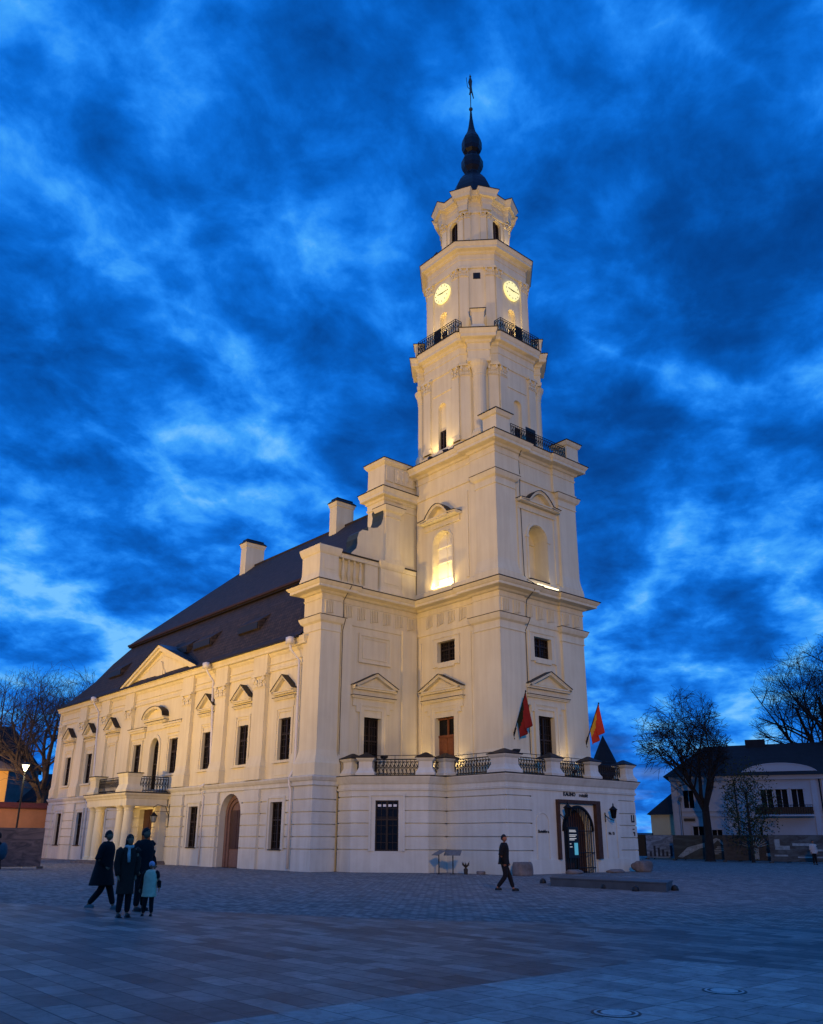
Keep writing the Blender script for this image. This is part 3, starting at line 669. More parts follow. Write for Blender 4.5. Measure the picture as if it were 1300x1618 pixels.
# pedestals with dark caps on the tower terrace and the balcony of the clock stage
m_ = MB()
for (x, y) in ((-32.45, 34.75), (-32.45, 41.45)):
    Pq = [(x - .62, y - .62), (x + .62, y - .62), (x + .62, y + .62), (x - .62, y + .62)]
    m_ = MB(); m_.pstack(Pq, [(25.05, .06), (25.35, .03), (25.4, -.05), (26.3, -.05), (26.35, .04), (26.5, .12), (26.6, .14)], 0); m_.pstack(Pq, [(26.603, .18), (26.66, .18), (27.0, -.5)], 1); m_.build('pedestal', ['plaster', 'flash'], tower)
for k in range(4):
    an = math.pi / 4 + k * math.pi / 2; rr = (3.55 + 1.75) / 2 * math.sqrt(2) + .45; cx_, cy_ = TX + rr * math.cos(an), TY + rr * math.sin(an)
    v = Vector((math.cos(an), math.sin(an))); t = Vector((-v.y, v.x)); c = Vector((cx_, cy_))
    Pq = [tuple(c + v * .3 - t * .42), tuple(c + v * .3 + t * .42), tuple(c - v * .3 + t * .42), tuple(c - v * .3 - t * .42)]
    m_ = MB(); m_.pstack(Pq, [(33.6, .08), (33.9, .05), (34.1, -.05), (35.0, .0), (35.15, .08), (35.2, .1)], 0); m_.pstack(Pq, [(35.203, .13), (35.25, .13)], 1); m_.build('pedestal', ['plaster', 'flash'], tower)
# clock faces
CLP = ((frameY(TY - 3.35), TX), (frameX(TX + 3.35), TY), (frameY(TY + 3.35, 1), TX), (frameX(TX - 3.35, -1), TY))
for ci, (F, c) in enumerate(CLP):
    m_ = MB(); m_.fpoly(F, [(c + .74 * math.cos(R(a)), 38.0 + .74 * math.sin(R(a))) for a in range(0, 360, 10)], 0, .16)
    cl = m_.build('clock_face', 'clock', tower)
    h = MB()
    sg = 1 if ci < 2 else -1
    def hand(ang, l, wd):
        d = Vector((math.sin(ang) * sg, math.cos(ang))); n = Vector((d.y, -d.x)); o_ = Vector((c, 38.0))
        h.fpoly(F, [tuple(o_ - d * .15 - n * wd), tuple(o_ - d * .15 + n * wd), tuple(o_ + d * l + n * wd * .4), tuple(o_ + d * l - n * wd * .4)], .165, .19)
    hand(R(90), .62, .03); hand(R(277), .42, .04)
    for k in range(12):
        a = R(30 * k); u, z = c + .62 * math.sin(a), 38.0 + .62 * math.cos(a); h.fpoly(F, [(u + .05 * math.cos(R(b_)), z + .05 * math.sin(R(b_))) for b_ in range(45, 405, 90)], .162, .175)
    h.build('clock_hands', 'black', cl)
# spire
m_ = MB()
m_.lathe(TX - .12, TY, [(1.95, 46.6), (1.88, 47.2), (1.80, 47.9), (1.70, 48.5), (1.54, 49.0), (1.32, 49.5), (1.02, 49.97), (.70, 50.35), (.55, 50.65), (.55, 50.75), (.78, 51.1), (.86, 51.4), (.86, 51.9), (.78, 52.1), (.50, 52.35), (.42, 52.5), (.46, 52.65), (.70, 52.85), (.80, 53.15), (.80, 53.75), (.72, 54.1), (.52, 54.5), (.34, 54.9), (.22, 55.5), (.12, 56.3), (.07, 57.0)], 8)
sp = m_.build('spire', 'spire', tower)
m_ = MB(); sx = TX - .12
m_.tube([(sx, TY, 56.9), (sx, TY, 60.9)], .035, 6); m_.ball((sx, TY, 57.25), .16, 0, 10, 8)
# figure-shaped vane, cut from sheet of real thickness
vf = lambda u, z, d: Vector((sx + u * .75 * Rv.x + d * Fv.x, TY + u * .75 * Rv.y + d * Fv.y, z))
m_.fpoly(vf, [(-.08, 59.1), (-.16, 58.8), (-.04, 58.75), (.1, 59.0), (.30, 58.35), (.36, 58.4), (.2, 59.2), (.16, 59.6), (.22, 60.2), (.1, 60.55), (-.1, 60.5), (-.22, 60.1), (-.1, 59.7)], -.03, .03)
m_.tube([vf(-.42, 60.6, 0), vf(-.3, 59.6, 0), vf(-.1, 59.4, 0)], .025, 5); m_.ball(tuple(vf(.02, 60.7, 0)), .09)
m_.build('weather_vane', 'gold', sp)
# dark slit windows, lantern openings, hatch
def dark_open(F, u0, u1, z0, z1, rec, arch=False, name='window', par=TH): return pane_window(F, u0, u1, z0, z1, rec, 0, 2, name, arch, None, parent=par)
for F, c in ((frameY(TY - 2.25), TX), (frameX(TX + 2.25), TY)): dark_open(F, c - .42, c + .42, 41.7, 44.75, .3, True)
for F, c in ((frameY(TY - 3.35), TX), (frameX(TX + 3.35), TY)):
    m_ = MB(); m_.fpoly(F, [(c - .36, 35.0), (c + .36, 35.0)] + list(reversed(arc(c, 36.14, .36))), -.36, -.30); m_.build('niche_panel', 'plaster', tower); dark_open(F, c - .30, c + .30, 33.8, 35.0, .25)
for F, c in ((frameY(TY - 3.55), TX), (frameX(TX + 3.55), TY)):
    m_ = MB(); m_.fpoly(F, [(c - .38, 27.3), (c + .38, 27.3)] + list(reversed(arc(c, 28.92, .38))), -.36, -.22); m_.fbox(F, c - .9, c + .9, 30.0, 30.08, 0, .05); m_.build('niche_panel', 'plaster', tower); dark_open(F, c - .3, c + .3, 25.3, 27.3, .2)
a2 = math.atan2(-1, 1); mid = (3.35 + 1.6) / 2 * math.sqrt(2)
F = turned(None, TX + math.cos(a2) * mid, TY + math.sin(a2) * mid, a2); m_ = MB(); m_.fbox(F, -.25, .25, 38.35, 38.85, .0, .02); m_.build('hatch', 'black', tower)
# wrought iron railings
def railing(pts, z0, h, par, name='railing', step=.20, mat_='iron', belly=0.0):
    m_ = MB()
    for a, b_ in zip(pts, pts[1:]):
        a, b_ = Vector(a), Vector(b_); d = b_ - a; l = d.length; t = d / l; n = max(2, int(l / step))
        for zz, r in ((z0 + .08, .022), (z0 + h * .5, .012), (z0 + h - .14, .016), (z0 + h, .028)):
            m_.tube([(a.x, a.y, zz), (b_.x, b_.y, zz)], r, 4)
        for k in range(n + 1):
            q = a + d * k / n; m_.tube([(q.x, q.y, z0), (q.x, q.y, z0 + h)], .032 if k in (0, n) else .017, 4)
            if k < n:
                q = a + d * (k + .5) / n; w = l / n * .42
                for zc_, s_ in ((z0 + h * .28, 1), (z0 + h * .68, -1)):
                    m_.tube([(q.x + t.x * w * math.cos(x_) * (1 if x_ < 9 else .5), q.y + t.y * w * math.cos(x_), zc_ + s_ * h * .19 * math.sin(x_)) for x_ in [j * math.pi / 4 for j in range(8)]], .019, 3)
                m_.tube([(q.x - t.x * w * .8, q.y - t.y * w * .8, z0 + h * .9), (q.x + t.x * w * .8, q.y + t.y * w * .8, z0 + h * .5), ], .015, 3)
    return m_.build(name, mat_, par)
railing([(-31.9, 35.5), (-31.9, 40.7)], 25.15, .95, tower)
r1 = 3.35 + .68
railing([(TX - 1.9, TY - r1 + .55), (TX - 1.9, TY - r1), (TX + 1.9, TY - r1), (TX + 1.9, TY - r1 + .55)], 33.65, 1.05, tower); railing([(TX + r1 - .55, TY - 1.9), (TX + r1, TY - 1.9), (TX + r1, TY + 1.9), (TX + r1 - .55, TY + 1.9)], 33.65, 1.05, tower)
for F, q in ((frameY(TY - r1 + .12), (TX - .32, TX + .32, 33.7, 34.75)), (frameX(TX + r1 - .12), (TY - .32, TY + .32, 33.7, 34.75)), (frameX(-32.0), (37.0, 37.9, 25.2, 26.4))): m_ = MB(); m_.fbox(F, *q, 0, .04); m_.build('dark_panel', 'black', tower)
# tower corner pilasters, two stages
for (x0, x1, y0, y1) in ((-34.3, -32.25, 34.35, 36.4), (-34.3, -32.25, 39.8, 41.85)):
    cornerpil(x0, x1, y0, y1, 4.9, 13.86, 13.0, 5.7, parent=tower)
    cornerpil(x0 + .35, x1 - .003, y0 + (.003 if y0 < 36 else .35), y1 - (.35 if y0 < 36 else .003), 15.8, 22.75, 21.9, 16.6, parent=tower, ped=.14)
for F, q in ((FTE, (36.75, 36.95, 5.2, 13.2)), (FTE, (39.25, 39.45, 5.2, 13.2)), (FTS, (-39.3, -39.1, 5.2, 13.2)), (FTS, (-34.9, -34.7, 5.2, 13.2)), (FTE, (36.3, 36.5, 16.6, 22.2)), (FTE, (39.7, 39.9, 16.6, 22.2)), (FTS, (-34.95, -34.75, 16.6, 22.2))):
    m_ = MB(); m_.fbox(F, *q, 0, .06); m_.build('wall_strip', 'plaster', tower)
m_ = MB(); m_.tube([(-31.72, 36.2, 25.0), (-31.7, 36.35, 24.8), (-32.3, 36.55, 24.2), (-32.3, 36.6, 23.2), (-32.2, 36.5, 22.9), (-32.34, 36.6, 22.0), (-32.34, 36.7, 16.6), (-32.2, 36.7, 16.3), (-31.6, 36.7, 15.9), (-31.52, 36.65, 15.5), (-32.1, 36.55, 15.0), (-32.2, 36.55, 14.0), (-31.9, 36.55, 13.8), (-32.33, 36.6, 13.2), (-32.33, 36.6, 4.95)], .022, 5); m_.build('conductor_cable', 'black', tower)
m_ = MB(); m_.tube([(TX + 3.2, TY - 2.9, 33.5), (TX + 2.95, TY - 2.35, 32.6), (TX + 2.95, TY - 2.35, 31.5), (TX + 2.7, TY - 2.5, 31.2), (TX + 2.62, TY - 2.68, 30.8), (TX + 2.62, TY - 2.68, 25.3)], .022, 5); m_.build('conductor_cable', 'black', tower)
m_ = MB(); m_.tube([(-38.55, 28.55, 15.7), (-39.4, 28.62, 15.0), (-39.4, 28.62, 14.0), (-39.15, 28.6, 13.8), (-39.42, 28.62, 13.2), (-39.42, 28.62, 5.9), (-39.2, 28.62, 5.5), (-39.2, 28.62, 4.95)], .022, 5); m_.build('conductor_cable', 'black', tower)
# stage openings
w = pane_window(FTE, 37.4, 38.8, 4.9, 8.35, .3, 2, 5, 'balcony_door'); surround(FTE, 37.4, 38.8, 4.9, 8.7, .3, .08, w, sill=False, ears=True); pediment(FTE, 38.25, 1.85, 9.95, 10.9, w, 'tri', .62, .45)
m_ = MB(); m_.fbox(FTE, 37.4, 38.8, 8.35, 8.7, -.25, .015); m_.build('lintel', 'plaster', w)
for F, u0, u1, z0, z1 in ((FTE, 37.3, 38.85, 11.72, 12.95), (FTS, -37.6, -36.05, 11.72, 13.0)):
    w = pane_window(F, u0, u1, z0, z1, .28, 2, 3); m_ = MB(); uc = (u0 + u1) / 2; F_ = F
    for q in ((u0 - .3, u1 + .3, z1, z1 + .22), (u0 - .3, u1 + .3, z0 - .22, z0), (u0 - .3, u0, z0, z1), (u1, u1 + .3, z0, z1)): m_.fbox(F_, *q, 0, .08)
    m_.fbox(F_, u0 - .4, u1 + .4, z1 + .22, z1 + .3, 0, .12); m_.fbox(F_, u0 - .38, u0 - .28, z0 - .26, z1 + .22, 0, .1); m_.fbox(F_, u1 + .28, u1 + .38, z0 - .26, z1 + .22, 0, .1); m_.fbox(F_, uc - .7, uc + .7, z0 - .32, z0 - .22, 0, .1); m_.build('window_surround', 'plaster', w)
m_ = MB(); m_.fbox(FTS, -37.85, -36.2, 4.9, 7.35, -.34, -.27)
for s_ in (0, 1):
    for z_ in (5.05, 6.3): m_.fbox(FTS, -37.75 + s_ * .82, -37.13 + s_ * .82, z_, z_ + .95, -.27, -.24)
dr = m_.build('wooden_door', 'door', TH); m_ = MB(); m_.fbox(FTS, -37.85, -36.2, 7.35, 8.45, -.34, -.3); m_.build('transom_pane', 'glass', dr)
m_ = MB(); m_.fbox(FTS, -37.85, -36.2, 7.32, 7.45, -.3, -.22); m_.fbox(FTS, -37.07, -36.98, 7.45, 8.45, -.3, -.22); m_.fbox(FTS, -37.85, -36.2, 8.35, 8.45, -.3, -.22); m_.build('transom_bar', 'door', dr)
m_ = MB(); m_.fbox(FTS, -37.03, -36.99, 5.9, 6.2, -.24, -.18); m_.build('handle', 'iron', dr)
surround(FTS, -37.85, -36.2, 4.9, 8.8, .3, .08, dr, sill=False, ears=True); pediment(FTS, -37.1, 1.8, 10.0, 10.95, dr, 'tri', .62, .45)
m_ = MB(); m_.fbox(FTS, -37.85, -36.2, 8.45, 8.8, -.25, .015); m_.build('lintel', 'plaster', dr)
# louvred window of the second stage
m_ = MB(); c = -37.1; m_.fpoly(FTS, [(c - .85, 16.15), (c + .85, 16.15)] + list(reversed(arc(c, 19.3, .85))), -.48, -.42)
lw = m_.build('louvred_window', 'louvre', TH); m_ = MB()
for z_ in (17.05, 18.15, 19.2): m_.fbox(FTS, c - .82, c + .82, z_, z_ + .06, -.42, -.33)
m_.fbox(FTS, c - .025, c + .025, 16.2, 20.1, -.42, -.36); m_.build('louvre', 'louvre', lw)
m_ = MB(); m_.fband(FTS, arc(c, 19.3, 1.0), .12, 0, .07); m_.fbox(FTS, c - 1.0, c - .88, 16.0, 19.3, 0, .07); m_.fbox(FTS, c + .88, c + 1.0, 16.0, 19.3, 0, .07); m_.build('window_surround', 'plaster', lw)
pediment(FTS, -37.1, 1.75, 20.95, 21.85, lw, 'hood', .05, .6)
m_ = MB(); c = 38.1; m_.fband(FTE, arc(c, 19.2, 1.02), .14, 0, .08)
for s_ in (-1, 1): m_.fbox(FTE, c + s_ * .95 - .07, c + s_ * .95 + .07, 16.5, 19.2, 0, .06); m_.fbox(FTE, c + s_ * .98 - .14, c + s_ * .98 + .14, 19.1, 19.25, 0, .1)
nch = m_.build('niche_surround', 'plaster', TH); m_ = MB(); m_.fbox(FTE, c - .85, c + .85, 19.15, 19.22, -1.05, -.95); m_.fbox(FTE, c - .9, c + .85, 16.42, 16.5, -.5, .14, 1); m_.build('sill', ['plaster', 'flash'], nch); pediment(FTE, 38.1, 1.85, 21.35, 22.25, nch, 'hood', .05, .5)

# ================================================================== ROOF
m_ = MB()
XR = -41.25
prof = [(26.72, 12.88), (27.2, 13.35), (28.0, 14.85), (28.9, 16.35), (29.95, 17.75)]
hipx = [-81.1, -79.6, -75.8, -74.6, -73.3]
for (a, b_, xa, xb) in zip(prof, prof[1:], hipx, hipx[1:]):
    m_.face([(xa, a[0], a[1]), (XR, a[0], a[1]), (XR, b_[0], b_[1]), (xb, b_[0], b_[1])], 0)
    m_.face([(xa, 76.2 - a[0], a[1]), (XR, 76.2 - a[0], a[1]), (XR, 76.2 - b_[0], b_[1]), (xb, 76.2 - b_[0], b_[1])], 0)
    m_.face([(xa, a[0], a[1]), (xb, b_[0], b_[1]), (xb, 76.2 - b_[0], b_[1]), (xa, 76.2 - a[0], a[1])], 1)
ub = (29.7, 18.0); ux = -73.6
m_.face([(ux, ub[0], ub[1]), (XR, ub[0], ub[1]), (XR, 38.1, 25.7), (-68.8, 38.1, 25.7)], 0)
m_.face([(ux, 76.2 - ub[0], ub[1]), (XR, 76.2 - ub[0], ub[1]), (XR, 38.1, 25.7), (-68.8, 38.1, 25.7)], 0)
m_.face([(ux, ub[0], ub[1]), (-68.8, 38.1, 25.7), (ux, 76.2 - ub[0], ub[1])], 1)
# dark eaves board under the upper tier
m_.box(ux + .02, XR, ub[0] + .05, 76.2 - ub[0] - .05, ub[1] - .22, ub[1] - .02, 2)
# gutter / eaves
m_.box(-81.15, XR, 26.62, 26.78, 12.80, 12.93, 2)
roof = m_.build('roof', ['tile', 'tile_side', 'flash'], TH)
m_ = MB(); m_.tube([(-68.8, 38.1, 25.72), (XR, 38.1, 25.72)], .12, 8); m_.build('ridge_tiles', 'tile', roof)
# wooden board strip along the break
M['brownstrip'] = mat('brown_board', (.035, .016, .012), .7, noise=.3)
m_ = MB(); m_.box(ux + .1, XR, 29.62, 29.72, 17.88, 18.02); m_.build('eaves_board', 'brownstrip', roof)
for (cx_, cy_, sx_, sy_, zt) in ((-67.1, 38.0, .48, .95, 27.75), (-53.0, 38.0, .48, .85, 27.6)):
    m_ = MB(); Pq = [(cx_ - sx_, cy_ - sy_), (cx_ + sx_, cy_ - sy_), (cx_ + sx_, cy_ + sy_), (cx_ - sx_, cy_ + sy_)]
    m_.pstack(Pq, [(23.8, 0), (zt - .35, 0), (zt - .3, .06), (zt - .15, .08), (zt, .14)], 0); m_.pstack(Pq, [(zt + .003, .16), (zt + .06, .17), (zt + .25, .0)], 1); m_.pstack(Pq, [(zt + .25, -.06), (zt + .42, -.06), (zt + .5, -.25)], 1)
    m_.build('chimney', ['plaster', 'flash'], roof)
# flat eyebrow dormers
for dx in (-70.9, -62.2, -58.9, -55.4, -48.9):
    m_ = MB(); y0 = 27.85; z0 = 14.62
    m_.raw([(dx - 1.35, y0 - .1, z0), (dx + 1.35, y0 - .1, z0), (dx + 1.35, y0 - .1, z0 + .55), (dx - 1.35, y0 - .1, z0 + .55), (dx + 1.6, y0 + 1.1, z0 + 1.45), (dx - 1.6, y0 + 1.1, z0 + 1.45), (dx - 1.35, y0 + .6, z0), (dx + 1.35, y0 + .6, z0)], [(0, 1, 2, 3), (3, 2, 4, 5), (0, 3, 5, 6), (1, 2, 4, 7)], 0)
    d_ = m_.build('dormer', 'tile', roof); m_ = MB(); m_.box(dx - 1.25, dx + 1.25, y0 - .16, y0 - .105, z0 + .04, z0 + .48); m_.build('dormer_opening', 'black', d_)
# triangular pediment in the middle of the facade
m_ = MB(); pc = XC; hw = 6.55; FP = frameY(27.3)
m_.fpoly(FP, [(pc - hw + .3, 12.9), (pc, 15.25), (pc + hw - .3, 12.9)], -.3, .12)
line = [(pc - hw - .1, 12.95), (pc, 15.5), (pc + hw + .1, 12.95)]
m_.fband(FP, line, .42, 0, .40); m_.fband(FP, line, .2, 0, .55); m_.fband(FP, [(a, b_ + .04) for a, b_ in line], .035, -.05, .62, 1)
m_.fbox(FP, pc - hw, pc + hw, 12.75, 12.92, .02, .56); m_.fbox(FP, pc - hw + .3, pc + hw - .3, 12.922, 12.95, .02, .5, 1)
m_.fband(FP, [(pc - hw + 1.5, 13.2), (pc, 14.75), (pc + hw - 1.5, 13.2)], .08, .1, .16)
# small coat of arms relief
m_.fpoly(FP, [(pc - .45, 13.15), (pc + .45, 13.15), (pc + .42, 13.7), (pc + .2, 14.15), (pc, 14.3), (pc - .2, 14.15), (pc - .42, 13.7)], .11, .24)
m_.fpoly(FP, [(pc - .9, 13.12), (pc - .5, 13.12), (pc - .45, 13.5), (pc - .6, 13.6)], .11, .2); m_.fpoly(FP, [(pc + .5, 13.12), (pc + .9, 13.12), (pc + .6, 13.6), (pc + .45, 13.5)], .11, .2)
m_.build('pediment', ['plaster', 'flash'], TH)
m_ = MB(); m_.raw([(pc - hw, 26.75, 12.97), (pc, 26.75, 15.55), (pc + hw, 26.75, 12.97), (pc, 28.45, 15.55), (pc - hw, 26.9, 13.0), (pc + hw, 26.9, 13.0)], [(0, 1, 3, 4), (1, 2, 5, 3)], 0)
m_.build('pediment_roof', 'tin', roof)
# downpipes
for (x, y) in ((-71.7, 26.95), (-52.0, 26.95), (-41.75, 26.95)):
    m_ = MB(); yy = 27.3 - .16
    m_.box(x - .22, x + .22, 26.35, 26.7, 12.45, 12.85)
    if x > -42: m_.tube([(x, 26.52, 12.5), (x, 26.6, 12.1), (x + .35, 27.0, 11.5), (x + .35, 27.05, 6.0), (x + .3, 27.0, 5.3), (x + .15, 26.85, 4.9), (x + .15, 26.85, 4.5), (x + .25, 26.92, 4.2), (x + .25, 26.92, .1)], .075, 8)
    else: m_.tube([(x, 26.52, 12.5), (x + .1, 26.6, 12.2), (x + .35, 26.95, 11.6), (x + .35, 27.0, 10.2), (x + .6, 26.9, 9.9), (x + .6, 27.1, 5.9), (x + .35, 27.0, 5.0), (x + .2, 26.75, 4.8), (x + .2, 26.75, 4.5), (x + .3, 26.95, 4.2), (x + .3, 26.97, .1)], .075, 8)
    m_.build('downpipe', 'pipe', TH, True)

# ================================================================== PORTICO
PX0, PX1, PY = XC - 3.45, XC + 3.45, 24.1
m_ = MB(); Pq = [(PX0, PY), (PX1, PY), (PX1, 27.0), (PX0, 27.0)]
m_.pstack(Pq, [(3.72, 0), (4.15, 0), (4.2, .06), (4.3, .1), (4.42, .22), (4.52, .24)], 0); m_.pstack(Pq, [(4.523, .27), (4.57, .27), (4.6, .1)], 1)
port = m_.build('portico', ['plaster', 'flash'], TH)
for x in (PX0 + .45, PX0 + 1.55, PX1 - 1.65, PX1 - .45):
    m_ = MB(); m_.lathe(x, PY + .42, [(.44, .12), (.44, .24), (.38, .28), (.40, .36), (.33, .42), (.34, 1.5), (.29, 3.4), (.33, 3.44), (.29, 3.5), (.36, 3.62), (.42, 3.66), (.42, 3.72)], 20); m_.build('column', 'plaster', port)
for x0 in (PX0 + .1, PX1 - .7):
    m_ = MB(); m_.box(x0, x0 + .6, 26.6, 27.1, .1, 3.72); m_.build('wall_pier', 'plaster', port)
m_ = MB(); m_.box(PX0 - .5, PX1 + .5, 23.6, 27.1, 0, .12); m_.box(PX0 - .2, PX1 + .2, 23.9, 27.1, .12, .2); m_.build('step', 'stone', port)
for (x, y, wx, wy) in ((PX0 + .55, PY + .4, .5, .35), (PX1 - .75, PY + .4, .75, .45)):
    m_ = MB(); Pq = [(x - wx, y - wy), (x + wx, y - wy), (x + wx, y + wy), (x - wx, y + wy)]
    m_.pstack(Pq, [(4.6, .12), (4.75, .12), (4.9, .05), (5.1, -.02), (5.55, .02), (5.68, .08), (5.8, .1)], 0); m_.pstack(Pq, [(5.803, .14), (5.86, .14)], 1); m_.build('pedestal', ['plaster', 'flash'], port)
railing([(PX0 + 1.15, PY + .3), (PX1 - 1.6, PY + .3)], 4.62, 1.0, port); railing([(PX1 - .1, PY + .9), (PX1 - .1, 27.0)], 4.62, 1.0, port)
pl = bpy.data.lights.new('portico_light', 'POINT'); pl.energy = 60; pl.color = (1, .62, .22); pl.shadow_soft_size = .12
po = bpy.data.objects.new('portico_light', pl); COL.objects.link(po); po.parent = port; po.location = (XC + .6, 25.6, 3.45)

# ================================================================== TERRACE PAVILION
TP = [(-39.3, 28.6), (-38.1, 28.6), (-35.0, 31.35), (-35.0, 32.65), (-30.6, 32.65), (-30.6, 43.55), (-35.0, 43.55), (-35.0, 44.85), (-38.1, 47.6), (-39.3, 47.6)]
m_ = MB(); rows = grooved([1.12, 1.78, 2.44, 3.08, 3.78], 0, 4.1)
def seg_frame(a, b_):
    a, b_ = Vector(a), Vector(b_); t = (b_ - a).normalized(); n = Vector((t.y, -t.x)); l = (b_ - a).length
    return (lambda u, z, d: Vector((a.x + t.x * u + n.x * d, a.y + t.y * u + n.y * d, z))), l
for i in range(len(TP) - 1):
    F, l = seg_frame(TP[i], TP[i + 1]); ops = []
    if i == 1: ops = [(1.3, 2.55, 1.05, 3.6, False)]
    if i == 4: ops = [(4.35, 6.75, 0, 3.3, True)]
    if i == 4:
        wall(m_, F, 0, 1.9, rows, [], .4, 0); wall(m_, F, 9.3, l, rows, [], .4, 0); wall(m_, F, 1.9, 9.3, [(0, 4.1, 0)], ops, .55, 0)
    else: wall(m_, F, 0, l, rows, ops, .4, 0)
m_.pstack(TP, [(4.1, .0), (4.12, .06), (4.22, .08), (4.24, .03), (4.42, .03), (4.5, .1), (4.68, .2), (4.78, .26), (4.84, .27)], 0)
m_.pstack(TP, [(4.843, .30), (4.88, .30), (4.9, .1)], 1)
ter = m_.build('terrace', ['plaster_base', 'flash'], TH)
F1, _ = seg_frame(TP[1], TP[2]); w = pane_window(F1, 1.3, 2.55, 1.05, 3.6, .12, 1, 4); m_ = MB()
for k in range(4): m_.fbox(F1, 1.42 + .28 * k, 1.60 + .28 * k, 3.28, 3.40, -.11, -.06)
m_.build('shutter_slots', 'white', w); surround(F1, 1.3, 2.55, 1.05, 3.6, .3, .03, w, sill=False, mats='plaster_base')
# relief arches beside the gate
FG = frameX(-30.6)
for c in (35.35, 41.15):
    m_ = MB(); m_.fband(FG, [(c - .5, .72)] + arc(c, 2.5, .5) + [(c + .5, .72)], .05, 0, .04); m_.fpoly(FG, [(c - .44, .72), (c + .44, .72)] + list(reversed(arc(c, 2.5, .44))), 0, .015); m_.build('blind_arch', 'plaster_base', ter)
for q in ((34.2, 36.6), (39.7, 42.6)): m_ = MB(); m_.fbox(FG, *q, .0, .68, 0, .05); m_.build('plinth', 'plaster_base', ter)
for (c0, c1) in ((36.55, 36.85), (39.55, 39.85)):
    pass
# gate: brown frame with dark grille leaves
m_ = MB(); m_.fbox(FG, 36.45, 40.0, 3.5, 3.68, 0, .22); m_.fbox(FG, 39.62, 40.0, .68, 3.5, 0, .22); m_.fbox(FG, 36.45, 36.62, .68, 3.5, 0, .16)
M['gatewood'] = mat('rusty_brown_frame', (.075, .035, .020), .7, noise=.4, nscale=5)
gate = m_.build('gate', 'gatewood', ter)
m_ = MB(); gc = 38.2
m_.fpoly(FG, [(gc - 1.2, 0), (gc + 1.2, 0)] + list(reversed(arc(gc, 2.1, 1.2, 0, 180, 14))), -.56, -.5); m_.build('door_leaf', 'doordark', ter)
m_ = MB()
for k in range(13):
    u = gc - 1.14 + .19 * k; zt = 2.1 + math.sqrt(max(1.2 ** 2 - (u - gc) ** 2, 0)); m_.tube([FG(u, .02, .12), FG(u, zt, .12)], .02, 5)
for z_ in (.25, 1.0, 2.1): m_.tube([FG(gc - 1.18, z_, .12), FG(gc + 1.18, z_, .12)], .028, 5)
m_.tube([FG(a, b_, .12) for a, b_ in arc(gc, 2.1, 1.19)], .03, 5); m_.fband(FG, arc(gc, 2.1, 1.32), .14, 0, .06)
m_.build('grille', 'iron', ter)
# terrace piers with dark pyramid caps
piers = [(-30.95, 33.0), (-30.95, 36.6), (-30.95, 39.9), (-30.95, 43.2), (-34.95, 32.6), (-35.35, 31.5), (-37.75, 29.3), (-38.75, 29.1), (-35.35, 44.7)]
for i, (x, y) in enumerate(piers):
    s_ = .42 if i != 0 else .55
    m_ = MB(); a0 = R(45) * 0 if i not in (5, 6) else R(-48)
    Pq = [(x + s_ * (ca * math.cos(a0) - sa * math.sin(a0)), y + s_ * (ca * math.sin(a0) + sa * math.cos(a0))) for ca, sa in ((-1, -1), (1, -1), (1, 1), (-1, 1))]
    m_.pstack(Pq, [(4.9, .10), (5.02, .10), (5.12, .03), (5.3, -.05), (5.62, -.05), (5.68, .02), (5.75, .08), (5.8, .09)], 0)
    p_ = m_.build('pier', 'plaster_base', ter); m_ = MB(); m_.pstack(Pq, [(5.803, .13), (5.84, .13), (6.12, -s_ + .05)], 0); m_.build('pier_cap', 'flash', ter)
for a, b_ in (((-30.95, 33.6), (-30.95, 36.15)), ((-30.95, 37.05), (-30.95, 39.45)), ((-30.95, 40.35), (-30.95, 42.75)), ((-34.5, 32.85), (-31.55, 32.85)), ((-37.4, 29.6), (-35.65, 31.2)), ((-35.3, 31.9), (-35.1, 32.3)), ((-38.35, 29.15), (-38.1, 29.2))):
    railing([a, b_], 4.9, .85, ter)
m_ = MB()
for a, b_ in (((-31.3, 33.0), (-31.3, 43.2)), ((-34.9, 33.1), (-31.3, 33.1)), ((-38.3, 29.4), (-35.5, 31.8))):
    m_.tube([(*a, 6.0), (*b_, 6.0)], .018, 5); d = Vector(b_) - Vector(a); n = max(2, int(d.length / 1.3))
    for k in range(n + 1): q = Vector(a) + d * k / n; m_.tube([(q.x, q.y, 4.9), (q.x, q.y, 6.0)], .014, 5)
m_.build('handrail', 'iron', ter)
# writing on the pavilion
def text(s_, F, u, z, h, d, name, mat_, parent, bold=0.0):
    c = bpy.data.curves.new(name, 'FONT'); c.body = s_; c.size = h * 1.35; c.extrude = .012; c.offset = bold; c.align_x = 'CENTER'; c.align_y = 'CENTER'; c.resolution_u = 2
    o = bpy.data.objects.new(name, c); COL.objects.link(o); dg = bpy.context.evaluated_depsgraph_get(); me = bpy.data.meshes.new_from_object(o.evaluated_get(dg)); bpy.data.objects.remove(o)
    me.materials.clear(); me.materials.append(M[mat_]); q = bpy.data.objects.new(name, me); COL.objects.link(q)
    X_ = F(u + 1, z, d) - F(u, z, d); Z_ = Vector((0, 0, 1)); Nn = F(u, z, d + 1) - F(u, z, d); P0 = F(u, z, d)
    for v in me.vertices: co = v.co.copy(); v.co = P0 + X_ * co.x + Z_ * co.y + Nn * co.z
    q.parent = parent
    if parent.type == 'EMPTY': q.location = [-k for k in parent.location]
    return q
text('KAUNO', FG, 37.62, 3.97, .21, .012, 'lettering', 'black', ter, .012); text('rotušė', FG, 38.82, 3.95, .21, .012, 'lettering', 'black', ter, .006)
text('Rotušės a.', FG, 35.38, 2.05, .15, .03, 'lettering', 'black', ter, .006); text('Nr. 15', FG, 41.1, 2.0, .15, .03, 'lettering', 'black', ter, .006)
m_ = MB()
